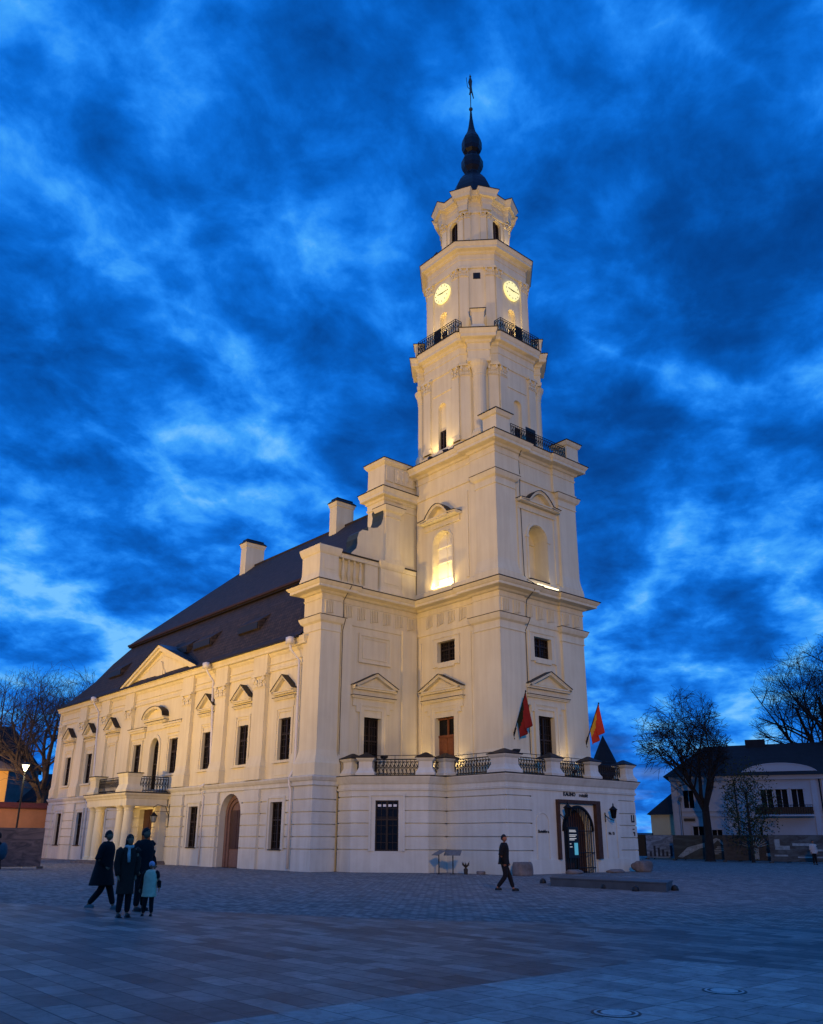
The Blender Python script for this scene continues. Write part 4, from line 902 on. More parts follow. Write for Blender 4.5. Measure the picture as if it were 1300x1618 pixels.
for q in ((43.05, 43.14, 2.62, 3.02), (43.26, 43.35, 2.62, 3.02), (43.14, 43.26, 2.62, 2.70)): m_.fbox(FG, *q, .0, .02)
for q in ((43.12, 43.3, 2.22, 2.27), (43.16, 43.32, 2.02, 2.1), (43.24, 43.32, 1.88, 2.02)): m_.fbox(FG, *q, .0, .02)
m_.build('wall_emblem', 'black', ter)

# ================================================================== LIGHTS FIXED TO THE BUILDING
def floodlight(loc, target, power, label, angle=100, color=(1, .70, .32), post=.35, size=.06):
    e = empty('floodlight', loc, label, 'floodlight', 'floodlights on the town hall'); v = (Vector(target) - Vector(loc)).normalized()
    rot = v.to_track_quat('-Z', 'Y').to_matrix()
    m_ = MB(); B = [rot @ Vector(q) for q in ((-.2, -.13, -.02), (.2, -.13, -.02), (.2, .13, -.02), (-.2, .13, -.02), (-.16, -.1, .12), (.16, -.1, .12), (.16, .1, .12), (-.16, .1, .12))]
    m_.raw(B, [(0, 1, 2, 3), (4, 7, 6, 5), (0, 4, 5, 1), (1, 5, 6, 2), (2, 6, 7, 3), (3, 7, 4, 0)]); m_.build('housing', 'black', e)
    m_ = MB(); m_.tube([(0, 0, -post), (0, 0, 0)], .025, 6); m_.box(-.12, .12, -.12, .12, -post, -post + .03); m_.build('stand', 'black', e)
    d = bpy.data.lights.new('floodlight_lamp', 'SPOT'); d.energy = power; d.color = color; d.spot_size = R(angle); d.spot_blend = .9; d.shadow_soft_size = size
    o = bpy.data.objects.new('floodlight_lamp', d); COL.objects.link(o); o.parent = e; o.location = v * .06; o.rotation_euler = v.to_track_quat('-Z', 'Y').to_euler()
    return e
floodlight((-38.3, 34.1, 5.15), (-38.1, 34.45, 10), 110, 'small black floodlight left of the wooden tower door', 110)
floodlight((-35.75, 34.1, 5.15), (-36.0, 34.45, 10), 70, 'small black floodlight right of the wooden tower door', 110)
floodlight((-31.6, 39.4, 5.35), (-32.3, 39.0, 9), 60, 'small black floodlight beside the glazed tower door', 110)
floodlight((-38.6, 31.2, 6.1), (-39.5, 31.2, 10), 40, 'small black floodlight before the recessed wall door', 110, post=1.1)
floodlight((-31.3, 34.3, 6.15), (-32.2, 34.6, 12), 20, 'small black floodlight above the railing by the tower corner', 100, post=1.2)
floodlight((-37.75, 34.05, 25.35), (-37.55, 34.5, 30), 130, 'floodlight left of the slit window at the foot of the third tower stage', 100, post=.2)
floodlight((-36.25, 34.05, 25.35), (-36.45, 34.5, 30), 130, 'floodlight right of the slit window at the foot of the third tower stage', 100, post=.2)
floodlight((-37.1, 34.35, 34.0), (-37.1, 34.7, 40), 150, 'floodlight under the left-hand clock face', 110, post=.35)
floodlight((-33.35, 38.1, 34.0), (-33.7, 38.1, 40), 150, 'floodlight under the right-hand clock face', 110, post=.35)
floodlight((-34.3, 38.9, 41.75), (-34.75, 38.8, 46), 170, 'floodlight beside the bell opening of the lantern', 110, post=.25)
floodlight((-37.6, 34.6, 41.6), (-37.4, 35.8, 46), 40, 'floodlight on the upper cornice before the left lantern opening', 110, post=.25)
for (lo, rot, lab, name) in (((-37.1, 34.30, 16.46), (R(150), 0, 0), 'glowing light strip on the cornice below the louvred tower window', 'light_strip'), ((-31.75, 38.1, 15.98), (R(0), R(-150), 0), 'glowing light strip on the cornice below the round-arched tower niche', 'light_strip')):
    isx = lo[0] > -33
    m_ = MB(); L2 = .95 if isx else .8; m_.box(*((-.04, .04, -L2, L2) if isx else (-L2, L2, -.025, .025)), -.04, .02)
    e = tag(m_.build('light_strip', 'strip'), lab, 'light strip', 'light strips on the tower cornice'); e.location = lo
    d = bpy.data.lights.new('strip_lamp', 'AREA'); d.shape = 'RECTANGLE'; d.size, d.size_y = (.1, 1.9) if isx else (1.9, .1); d.energy = 75 if not isx else 5; d.color = (1, .72, .32)
    o = bpy.data.objects.new('strip_lamp', d); COL.objects.link(o); o.parent = e; o.location = (0, 0, .06)
    tgt = Vector((-.55, 0, 1)) if isx else Vector((0, .42, 1)); o.rotation_euler = tgt.to_track_quat('-Z', 'Y').to_euler()
    if not isx: o.rotation_euler = Matrix(((1, 0, 0), (0, 1, 0), (0, 0, 1))).to_euler(); q = tgt.normalized(); z_ = -q; x_ = Vector((1, 0, 0)); y_ = z_.cross(x_); o.rotation_euler = Matrix((x_, y_, z_)).transposed().to_euler()
    else: q = tgt.normalized(); z_ = -q; y_ = Vector((0, 1, 0)); x_ = y_.cross(z_); o.rotation_euler = Matrix((x_, y_, z_)).transposed().to_euler()

# wall lanterns
def lantern(loc, dirv, label):
    e = empty('wall_lantern', loc, label, 'wall lantern', 'wrought iron wall lanterns'); d = Vector(dirv)
    m_ = MB(); m_.tube([-d * .55 + Vector((0, 0, -.1)), -d * .3 + Vector((0, 0, -.28)), Vector((0, 0, -.38)), Vector((0, 0, -.25))], .022, 6); m_.tube([-d * .58 + Vector((0, 0, -.45)), -d * .58 + Vector((0, 0, .05))], .03, 6); m_.build('bracket', 'iron', e)
    m_ = MB()
    for k in range(6):
        a = k * math.pi / 3; m_.tube([(.12 * math.cos(a), .12 * math.sin(a), -.25), (.2 * math.cos(a), .2 * math.sin(a), .18)], .014, 4)
    m_.lathe(0, 0, [(.13, -.27), (.13, -.24)], 6); m_.lathe(0, 0, [(.24, .18), (.26, .2), (.14, .3), (.07, .36), (.03, .40), (.05, .44), (.01, .55)], 6); m_.build('cage', 'iron', e)
    m_ = MB(); m_.lathe(0, 0, [(.11, -.24), (.185, .175)], 6); m_.build('glass', 'glass', e)
lantern((-30.0, 36.7, 3.05), (1, 0, 0), 'black hexagonal wall lantern left of the pavilion gate'); lantern((-30.0, 40.62, 3.05), (1, 0, 0), 'black hexagonal wall lantern right of the pavilion gate')
# lantern hanging from a long bracket by the portico
e = empty('hanging_lantern', (-56.75, 26.0, 2.95), 'black hanging lantern on a curved bracket right of the portico', 'hanging lantern')
m_ = MB(); m_.tube([(0, 1.1, .05), (0, .8, .75), (0, .2, .85), (0, -.1, .65), (0, 0, .42)], .022, 6); m_.tube([(0, 1.08, -.6), (0, 1.08, .9)], .025, 6); m_.tube([(0, 1.08, .42), (0, 0, .42)], .018, 6); m_.build('bracket', 'iron', e)
m_ = MB(); m_.lathe(0, 0, [(.26, .1), (.28, .12), (.1, .28), (.03, .4)], 6); m_.lathe(0, 0, [(.15, -.3), (.15, -.26)], 6)
for k in range(6): a = k * math.pi / 3; m_.tube([(.14 * math.cos(a), .14 * math.sin(a), -.28), (.24 * math.cos(a), .24 * math.sin(a), .12)], .014, 4)
m_.build('cage', 'iron', e); m_ = MB(); m_.lathe(0, 0, [(.13, -.26), (.22, .11)], 6); m_.build('glass', mat('milky_glass', (.25, .28, .3), .3), e)

# flags
def flag(y, cols, label, lean, drop):
    e = empty('flag', (-32.3, y, 7.0), label, 'flag', 'flags on poles at the tower front')
    tip = Vector((1.25, -.25 * lean, 2.3)); m_ = MB(); m_.tube([(0, 0, 0), tip], .028, 6); m_.ball(tuple(tip), .05); m_.build('pole', 'iron', e)
    m_ = MB(); m_.tube([(-.08, -.12, .1), (.1, 0, .25), (-.05, .1, .05), (.1, 0, -.15), (.02, 0, 0)], .02, 5); m_.tube([(.02, 0, 0), (.2, 0, .45)], .05, 6); m_.build('bracket', 'iron', e)
    # cloth hanging in folds from the upper part of the pole
    n, k = 16, 18; vs = []; fs = []; ms = []
    for i in range(n + 1):
        s_ = i / n
        for j in range(k + 1):
            t = j / k; top = tip * (1 - .62 * s_)
            fold = math.sin(s_ * 11 + t * 1.2) * .10 * (.3 + t); gather = 1 - .45 * t
            vs.append((top.x * (1 - .25 * t) + fold * .6, top.y + fold + .62 * t * (1 - .35 * s_), top.z - drop * t * (1 - .42 * s_)))
    idx = lambda i, j: i * (k + 1) + j
    m_ = MB()
    for i in range(n):
        for j in range(k):
            mi = 1 if j / k < .42 + .1 * math.sin(i) and i > n * .25 else (2 if i > n * .8 else 0); m_.raw([vs[idx(i, j)], vs[idx(i + 1, j)], vs[idx(i + 1, j + 1)], vs[idx(i, j + 1)]], [(0, 1, 2, 3)], mi)
    o = m_.build('cloth', cols, e, True); sm = o.modifiers.new('thick', 'SOLIDIFY'); sm.thickness = .008
M['fred'] = mat('red_cloth', (.19, .009, .011), .8, noise=.2); M['fgreen'] = mat('green_cloth', (.006, .012, .006), .95); M['fyel'] = mat('yellow_cloth', (.62, .34, .03), .8); M['forange'] = mat('scarlet_cloth', (.62, .05, .02), .8, noise=.2)
flag(35.2, ['fred', 'fgreen', 'fred'], 'red and dark green flag hanging from a pole at the left of the tower front', 1, 1.75)
flag(41.5, ['forange', 'fyel', 'forange'], 'scarlet and yellow flag hanging from a pole at the right edge of the tower', .6, 1.6)

# ================================================================== THINGS ON THE SQUARE
def boulder(loc, s, label, seed, zsq=.75):
    rnd = random.Random(seed); bm = bmesh.new(); bmesh.ops.create_icosphere(bm, subdivisions=3, radius=1)
    ph = [rnd.uniform(0, 6) for _ in range(6)]
    for v in bm.verts:
        c = v.co; k = 1 + .12 * math.sin(3 * c.x + ph[0]) + .1 * math.sin(4 * c.y + ph[1]) + .1 * math.sin(3.5 * c.z + ph[2]) + .05 * math.sin(9 * c.x + 7 * c.y + ph[3])
        c *= k; c.x = max(-.86, min(.86, c.x)); c.y = max(-.84, min(.88, c.y)); c.z = min(.8, c.z)
        v.co = Vector((c.x * s[0], c.y * s[1], max(c.z * s[2] + s[2] * .55, -.03)))
    me = bpy.data.meshes.new('boulder'); bm.to_mesh(me); bm.free(); me.materials.append(M['stone'])
    for f in me.polygons: f.use_smooth = True
    o = bpy.data.objects.new('boulder', me); COL.objects.link(o); o.location = loc; tag(o, label, 'boulder', 'boulders by the pavilion')
boulder((-29.85, 32.8, 0), (.5, .58, .46), 'grey boulder at the pavilion corner behind the walking man', 1)
boulder((-29.55, 42.2, 0), (.52, .58, .44), 'round grey boulder at the right end of the pavilion wall', 2)
boulder((-29.8, 36.7, 0), (.35, .55, .16), 'low flat stone left of the gate', 3)
boulder((-29.75, 40.1, 0), (.35, .7, .13), 'low flat stone right of the gate', 4)
boulder((-32.0, 32.2, 0), (.2, .25, .12), 'small stone at the wall foot beside the information boards', 5)
# dark low platform in front of the gate
m_ = MB(); M['platform'] = mat('dark_platform', (.075, .078, .08), .55, noise=.3, nscale=2)
P5 = [(-22.56, 26.35), (-17.5, 26.3), (-18.5, 28.2), (-24.0, 28.3)]
m_.pstack(P5, [(0, 0), (.25, 0), (.26, .02), (.30, .02)]); plat = m_.build('platform', 'platform'); tag(plat, 'low dark grey platform lying on the cobbles before the gate', 'platform')
for i, (x, y) in enumerate(((-24.1, 27.7), (-21.85, 26.9), (-20.1, 26.4), (-18.45, 25.9), (-17.9, 27.4))):
    m_ = MB(); m_.lathe(0, 0, [(.13, 0), (.13, .06), (.10, .14), (.05, .17)], 14); m_.ball((0, 0, .1), .09)
    o = m_.build('ground_spotlight', 'black'); o.location = (x, y, 0)
    tag(o, ['small round black ground spotlight left of the dark platform', 'small round black ground spotlight nearest the left end of the platform front', 'small round black ground spotlight at the middle of the platform front', 'small round black ground spotlight near the right end of the platform front', 'small round black ground spotlight standing right of the platform'][i], 'ground spotlight', 'ground spotlights round the platform')
# information boards
for i, (x, y, rz, lab) in enumerate(((-33.55, 30.75, R(-20), 'tilted grey information board on a black post, the left one of two'), (-32.95, 31.15, R(35), 'tilted blue-grey information board on a post, the right one of two'))):
    e = empty('information_board', (x, y, 0), lab, 'information board', 'tilted boards before the pavilion wall', rz=rz)
    m_ = MB(); m_.tube([(0, 0, 0), (0, 0, .95)], .03, 8); m_.box(-.12, .12, -.12, .12, 0, .02); m_.build('post', 'black', e)
    m_ = MB(); m_.raw([(-.42, -.22, .88), (.42, -.22, .88), (.42, .2, 1.1), (-.42, .2, 1.1), (-.42, -.22, .91), (.42, -.22, .91), (.42, .2, 1.13), (-.42, .2, 1.13)], [(3, 2, 1, 0), (4, 5, 6, 7), (0, 1, 5, 4), (1, 2, 6, 5), (2, 3, 7, 6), (3, 0, 4, 7)])
    m_.build('panel', mat('board_face%d' % i, (.16, .17, .18), .4, noise=.4, nscale=12), e)
m_ = MB(); m_.lathe(0, 0, [(.09, 0), (.11, .25), (.05, .3)], 10)
for k in range(26):
    a = k * 2.4; m_.tube([(0, 0, .28), (.12 * math.cos(a), .12 * math.sin(a), .42), (.2 * math.cos(a), .2 * math.sin(a), .38 + .01 * k)], [.01, .02, .004], 4)
o = m_.build('potted_plant', mat('dry_plant', (.05, .04, .03), .9)); o.location = (-32.5, 31.6, 0); tag(o, 'small dark potted plant beside the information boards', 'plant')
# screen behind the gate grille
e = empty('display_board', (-30.42, 37.5, 0), 'black notice board with white lines and a teal patch standing in the gate', 'notice board')
m_ = MB(); m_.box(-.04, .04, -.42, .42, .75, 2.3); m_.build('panel', 'black', e)
m_ = MB()
for z_, l_ in ((2.13, .52), (2.06, .56), (1.9, .6), (1.83, .5), (1.72, .56), (1.65, .4), (1.45, .12), (1.3, .2)):
    m_.box(.041, .046, -.32, -.32 + l_, z_ - .018, z_ + .018)
m_.build('text_lines', mat('lit_text', (.6, .6, .55), .5, emit=(.8, .8, .7), es=.35), e)
m_ = MB(); m_.box(.041, .047, .05, .34, .9, 1.5); m_.build('teal_patch', mat('teal_screen', (.1, .4, .45), .5, emit=(.08, .35, .42), es=.6), e)
m_ = MB(); m_.box(-.03, .03, -.35, -.3, 0, .75); m_.box(-.03, .03, .3, .35, 0, .75); m_.build('legs', 'black', e)

# ------------------------------------------------------------------ hoarding panels
M['hoard'] = []
def printmat(name, c1, c2, sc, seed):
    m = bpy.data.materials.new(name); m.use_nodes = True; t = m.node_tree; b = t.nodes['Principled BSDF']; b.inputs['Roughness'].default_value = .6
    tc = t.nodes.new('ShaderNodeTexCoord'); mp = t.nodes.new('ShaderNodeMapping'); mp.inputs['Location'].default_value = (seed * 3.3, seed * 1.7, 0); mp.inputs['Scale'].default_value = (.6, 1, 1.6); t.links.new(tc.outputs['Object'], mp.inputs[0])
    n = t.nodes.new('ShaderNodeTexNoise'); n.inputs['Scale'].default_value = sc; n.inputs['Detail'].default_value = 6; n.inputs['Roughness'].default_value = .6; n.inputs['Distortion'].default_value = 1.4; t.links.new(mp.outputs[0], n.inputs[0])
    r = t.nodes.new('ShaderNodeValToRGB'); r.color_ramp.elements[0].position = .42; r.color_ramp.elements[0].color = (*c1, 1); r.color_ramp.elements[1].position = .62; r.color_ramp.elements[1].color = (*c2, 1)
    t.links.new(n.outputs[0], r.inputs[0]); t.links.new(r.outputs[0], b.inputs['Base Color']); return m
def hoarding(a, b_, h, mt, label, foot=True, z0=.12):
    a, b_ = Vector(a), Vector(b_); d = b_ - a; l = d.length; rz = math.atan2(d.y, d.x)
    e = empty('hoarding_panel', (a.x, a.y, 0), label, 'hoarding panel', 'printed hoarding panels', rz=rz)
    m_ = MB(); m_.box(0, l, -.02, .02, z0, h); m_.build('printed_sheet', mt, e)
    m_ = MB(); m_.tube([(0.02, .04, 0), (.02, .04, h)], .03, 6); m_.tube([(l - .02, .04, 0), (l - .02, .04, h)], .03, 6); m_.tube([(0, .04, h), (l, .04, h)], .025, 6); m_.tube([(0, .04, z0), (l, .04, z0)], .025, 6)
    m_.box(-.15, .15, -.4, .4, 0, .12); m_.box(l - .15, l + .15, -.4, .4, 0, .12); m_.build('frame', mat('panel_frame', (.05, .05, .05), .6), e)
    return e
ha = hoarding((-50.1, 72.6), (-47.3, 75.2), 2.15, printmat('print_a', (.10, .14, .19), (.26, .34, .44), 1.6, 1), 'pale blue printed hoarding panel next to the dark gateway')
hb = hoarding((-45.6, 70.2), (-40.6, 72.5), 2.1, printmat('print_b', (.012, .018, .018), (.04, .055, .052), .8, 2), 'dark hoarding panel printed with a large pale arm-like shape')
hc = hoarding((-40.4, 69.6), (-36.2, 72.3), 2.1, printmat('print_c', (.008, .009, .012), (.03, .03, .03), 1.8, 3), 'near-black hoarding panel with a branching pale print')
hd = hoarding((-36.0, 69.0), (-31.5, 71.8), 2.1, printmat('print_d', (.012, .018, .02), (.07, .085, .085), 1.3, 4), 'dark hoarding panel printed with small landscape scenes at the right')
hoarding((-54.5, 11.3), (-53.6, 15.0), 2.15, printmat('print_e', (.02, .02, .026), (.07, .065, .065), 1.5, 5), 'dark grey printed hoarding panel at the left edge of the square')
hf = hoarding((-53.6, 15.1), (-52.6, 17.6), 2.15, printmat('print_f', (.035, .028, .034), (.12, .09, .085), 1.4, 6), 'brownish printed hoarding panel nearest the town hall corner')

M['print_pale'] = mat('pale_print', (.36, .38, .36), .7, noise=.5, nscale=4); M['print_dark'] = mat('dark_print', (.03, .035, .05), .7)
Fp = lambda u, z, d: Vector((u, -.021 - d, z))
m_ = MB(); m_.fpoly(Fp, [(.3, .3), (1.2, 1.1), (2.9, 1.55), (3.7, 1.9), (3.9, 1.8), (3.3, 1.3), (2.2, 1.0), (1.2, .5), (.7, .25)], 0, .004); m_.fpoly(Fp, [(3.7, 1.85), (3.95, 1.8), (5.1, .55), (4.9, .5)], 0, .004)
for q in range(5): m_.fbox(Fp, 3.2 + .12 * q, 3.8 + .2 * q, .55 + .14 * q, .62 + .14 * q, 0, .003)
m_.build('printed_picture', 'print_pale', hb)
m_ = MB(); m_.fbox(Fp, 2.2, 2.75, .2, 1.1, 0, .003)
for q in range(11):
    a = R(15 + 15 * q); m_.fpoly(Fp, [(2.45 + .3 * math.cos(a), 1.1 + .2 * math.sin(a)), (2.5 + 1.15 * math.cos(a), 1.15 + .85 * math.sin(a)), (2.44 + 1.15 * math.cos(a), 1.2 + .85 * math.sin(a)), (2.4 + .3 * math.cos(a), 1.14 + .2 * math.sin(a))], 0, .004)
m_.fbox(Fp, 3.3, 4.6, .45, .7, 0, .003); m_.build('printed_picture', 'print_pale', hc)
m_ = MB()
for q in ((.4, .8, 1.0, 1.8), (.8, 1.5, 1.0, 1.3), (1.7, 3.2, 1.3, 1.5), (.3, 1.3, .5, .62), (3.5, 4.6, .9, 1.05), (2.0, 3.8, .4, .5)): m_.fbox(Fp, q[0], q[1], q[2], q[3], 0, .003)
m_.build('printed_picture', 'print_pale', hd)
m_ = MB()
for q in range(9): m_.fbox(Fp, .25 + .38 * q, .45 + .38 * q, .25, .7 + .5 * ((q * 7) % 4) / 3, 0, .003)
m_.build('printed_picture', 'print_dark', ha)
# ------------------------------------------------------------------ left background: orange wall, lit building, dark houses, street lamp
M['orange'] = mat('orange_plaster', (.62, .28, .12), .9, noise=.15, nscale=1.5, bump=.2); M['coping'] = mat('red_coping', (.20, .05, .03), .8, noise=.3, nscale=4)
e = empty('garden_wall', (-81, 20, 0), 'orange plastered wall with red tiled coping beside the town hall', 'wall', world=True)
m_ = MB(); F, l = seg_frame((-80.3, 12.0), (-82.0, 29.0)); m_.fbox(F, 0, l, 0, 4.1, -.35, 0); m_.build('wall_face', 'orange', e); m_ = MB(); m_.fpoly(lambda u, z, d: F(d, z, u), [(-.55, 4.1), (.2, 4.1), (.2, 4.18), (-.17, 4.6), (-.55, 4.18)], 0, l); m_.build('coping', 'coping', e)
wl = spot('wall_lamp_light', (-72.0, 15.5, 7.5), (-81, 21, 3.6), 2600, (1, .58, .26), 120, .8, .2)
M['yellow'] = mat('yellow_plaster', (.72, .46, .15), .9)
e = empty('lit_house', (-94, 22, 0), 'small orange-lit house with pale roof edge cut by the left frame edge', 'house', world=True)
m_ = MB(); m_.box(-100, -92.0, 12.0, 26.5, 0, 7.9); m_.build('wall', 'yellow', e); m_ = MB(); m_.pstack([(-100, 12), (-92, 12), (-92, 26.5), (-100, 26.5)], [(7.9, .6), (8.1, .6), (10.6, -3.5)]); m_.build('roof', mat('pale_roof', (.16, .14, .13), .8), e)
spot('house_lamp_light', (-85, 20, 7.0), (-92, 25, 6.0), 3500, (1, .55, .20), 100, .8, .2)
M['hwall'] = mat('dim_wall', (.16, .15, .14), .9, noise=.3, nscale=1); M['hroof'] = mat('dim_roof', (.02, .017, .02), .9, noise=.3, nscale=2)
def house(name, cx, cy, rz, wd, dp, hw_, hr, label, wins=(), roofmat='hroof', wallmat='hwall', cat='house', group=None):
    e = empty(name, (cx, cy, 0), label, cat, group, rz=rz)
    m_ = MB(); m_.box(-wd / 2, wd / 2, -dp / 2, dp / 2, 0, hw_); m_.build('wall', wallmat, e)
    m_ = MB(); a = .35; X0, X1, Y0, Y1 = -wd / 2 - a, wd / 2 + a, -dp / 2 - a, dp / 2 + a; ins = min(wd, dp) * .42
    m_.raw([(X0, Y0, hw_), (X1, Y0, hw_), (X1, Y1, hw_), (X0, Y1, hw_), (X0 + ins, 0, hr), (X1 - ins, 0, hr)], [(0, 1, 5, 4), (1, 2, 5), (2, 3, 4, 5), (3, 0, 4), (3, 2, 1, 0)]); m_.build('roof', roofmat, e)
    for (u, z, w_, h_) in wins:
        m_ = MB(); m_.box(u - w_ / 2, u + w_ / 2, -dp / 2 - .02, -dp / 2 + .1, z, z + h_); wn = m_.build('window', 'glass', e)
        m_ = MB(); m_.box(u - .03, u + .03, -dp / 2 - .05, -dp / 2 - .021, z, z + h_); m_.box(u - w_ / 2 - .08, u + w_ / 2 + .08, -dp / 2 - .1, -dp / 2 + .05, z - .1, z - .005); m_.build('frame', wallmat, wn)
    return e
vr = R(49.3)
house('far_house', -122, 29, R(72), 19, 10, 9.8, 15.5, 'dark house with a hipped roof rising behind the left edge trees', [(-4, 5, 1, 1.6), (0, 5, 1, 1.6), (4, 5, 1, 1.6)], group='dark houses at the left')
house('far_house', -103, 35.5, R(74), 8, 7, 5.4, 8.6, 'low dark house between the lamp and the town hall corner', [(-1.6, 1.6, .9, 1.4), (1.6, 1.6, .9, 1.4)], group='dark houses at the left')
m_e = empty('street_lamp', (-60.0, 17.6, 0), 'lit street lamp on a tall pole above the orange wall', 'street lamp', world=False)
m_e.location = (-57.6, 17.55, 0)
M['lampglow'] = mat('lamp_glow', (1, 1, .7), .5, emit=(1, .92, .55), es=3.5)
m_ = MB(); m_.tube([(0, 0, 0), (0, 0, 5.6)], [.07, .05], 8); m_.build('pole', 'black', m_e); m_ = MB(); m_.lathe(0, 0, [(.30, 5.98), (.32, 6.05), (.1, 6.12)], 12); m_.build('hood', 'black', m_e); m_ = MB(); m_.lathe(0, 0, [(.06, 5.6), (.1, 5.7), (.22, 5.97)], 12); m_.build('lamp_glass', 'lampglow', m_e)
d = bpy.data.lights.new('street_lamp_light', 'POINT'); d.energy = 350; d.color = (1, .85, .5); d.shadow_soft_size = .3; o = bpy.data.objects.new('street_lamp_light', d); COL.objects.link(o); o.parent = m_e; o.location = (0, 0, 5.35)

# ------------------------------------------------------------------ right background: two-storey house, annex, turret
M['palewall'] = mat('pale_wall', (.42, .42, .44), .9, noise=.12, nscale=.7); M['creamwall'] = mat('cream_wall', (.60, .56, .38), .9, noise=.1, nscale=1)
e = empty('row_house', (-41.2, 75.2, 0), 'pale two-storey house with a dark roof and an arched central gable at the right', 'house', rz=R(28.8))
# local: x along the facade (right in the picture), -y towards the square
Fh = lambda u, z, d: Vector((u, -d, z))
m_ = MB(); hops = []
for u, z0, z1, w_ in ((-4.7, 4.5, 6.05, .9), (2.05, 4.5, 6.05, .95), (3.3, 4.5, 6.05, .95), (4.6, 4.5, 6.05, .95), (8.2, 4.45, 6.1, .9), (12.0, 4.45, 6.1, .9), (-4.1, 1.6, 2.9, .9), (-2.5, 2.0, 2.6, .85), (1.1, 2.0, 2.8, .5), (8.9, 0, 3.1, 1.2), (13.0, 0, 3.1, 1.2)): hops.append((u - w_ / 2, u + w_ / 2, z0, z1, False))
wall(m_, Fh, -6.2, 16, [(0, 7.3, 0)], hops, .25)
m_.box(-6.2, -6.0, 0.01, 9, 0, 7.3); m_.box(15.8, 16, .01, 9, 0, 7.3); m_.box(-6.2, 16, 8.8, 9, 0, 7.3)
m_.fbox(Fh, -6.2, 16, 3.75, 3.87, 0, .08); m_.fbox(Fh, -6.2, 16, 4.2, 4.28, 0, .08); m_.fbox(Fh, -6.3, 16.1, 6.9, 7.3, 0, .25)
for u in (-5.9, -.2, .8, 6.0, 6.9): m_.fbox(Fh, u - .22, u + .22, 0, 6.9, 0, .1)
m_.build('wall', 'palewall', e)
m_ = MB(); m_.raw([(-6.8, -.6, 7.3), (16.6, -.6, 7.3), (16.6, 9.6, 7.3), (-6.8, 9.6, 7.3), (-3.0, 4.5, 10.4), (12.8, 4.5, 10.6)], [(0, 1, 5, 4), (1, 2, 5), (2, 3, 4, 5), (3, 0, 4), (3, 2, 1, 0)]); rf = m_.build('roof', 'hroof', e)
m_ = MB(); m_.box(.8, 2.6, 4.0, 5.0, 9.9, 10.9); m_.build('chimney', 'hroof', rf)
m_ = MB(); ar = arc(3.3, 7.25, 3.3, 0, 180, 16, 1.05); m_.fpoly(Fh, [(0, 7.2)] + ar + [(6.6, 7.2)], -.5, .12); m_.fband(Fh, [(a, b_ + .06) for a, b_ in ar], .08, 0, .16); m_.build('arched_gable', 'palewall', e)
m_ = MB(); m_.fbox(Fh, .9, 5.7, 3.72, 3.85, .1, 1.1); bal = m_.build('balcony', 'palewall', e); m_ = MB()
for q in range(25): m_.tube([Fh(.95 + q * .195, 3.85, 1.05), Fh(.95 + q * .195, 4.65, 1.05)], .015, 4)
m_.tube([Fh(.95, 4.65, 1.05), Fh(5.65, 4.65, 1.05)], .03, 4); m_.fbox(Fh, .95, 5.65, 3.9, 4.5, 1.0, 1.03); m_.build('railing', 'iron', bal)
for (u0, u1, z0, z1, _) in hops:
    m_ = MB(); m_.fbox(Fh, u0, u1, z0, z1, -.24, -.2); w = m_.build('window' if z0 > .1 else 'door', 'dullglass' if z0 > .1 else 'doordark', e)
    m_ = MB(); uc = (u0 + u1) / 2; m_.fbox(Fh, uc - .03, uc + .03, z0, z1, -.2, -.15); m_.fbox(Fh, u0 - .12, u1 + .12, z1, z1 + .14, 0, .14); m_.fbox(Fh, u0 - .12, u0, z0, z1, 0, .06); m_.fbox(Fh, u1, u1 + .12, z0, z1, 0, .06); m_.build('frame', 'palewall', w)
for u in (-.6, 6.5):
    m_ = MB(); m_.tube([Fh(u, 0, .15), Fh(u, 7.2, .15)], .07, 6); m_.build('downpipe', 'black', e)
m_ = MB(); m_.fbox(Fh, -5.3, -4.3, 3.35, 3.6, .02, .1); m_.build('sign_board', 'black', e)
ev = house('annex', -48.6, 80.4, R(28.8), 9.5, 6, 4.1, 6.4, 'low cream annex with a dark roof between the pavilion and the pale house', wallmat='creamwall', cat='annex')
m_ = MB(); m_.box(-52.0, -50.4, 73.6, 73.7, 0, 2.3)
e = empty('gateway', (-51.0, 73.5, 0), 'dark gateway standing beside the pale blue hoarding panel', 'gateway', rz=R(28.8)); m_ = MB(); m_.box(-.85, .85, -.05, .05, .25, 2.25); m_.build('leaf', 'black', e); m_ = MB(); m_.box(-.95, -.86, -.08, .08, 0, 2.35); m_.box(.86, .95, -.08, .08, 0, 2.35); m_.box(-.86, .86, -.08, .08, 2.26, 2.35); m_.build('frame', 'hroof', e)
e = empty('turret', (-60.2, 80.5, 0), 'dark pointed turret roof rising behind the terrace railing', 'turret'); m_ = MB(); m_.lathe(0, 0, [(1.45, 0), (1.45, 9.2)], 8); m_.build('wall', 'hwall', e); m_ = MB(); m_.lathe(0, 0, [(1.75, 8.2), (1.7, 9.2), (.9, 11.0), (.03, 12.9)], 8); m_.build('roof', 'hroof', e)
# faint lamp post before the annex
e = empty('post_lamp', (-45.0, 71.0, 0), 'thin grey lamp post in front of the cream annex', 'lamp post'); m_ = MB(); m_.tube([(0, 0, 0), (0, 0, 5.0)], [.05, .035], 6); m_.build('pole', 'hwall', e); m_ = MB(); m_.lathe(0, 0, [(.1, 5.0), (.18, 5.3), (.05, 5.45)], 8); m_.build('head', 'hwall', e)

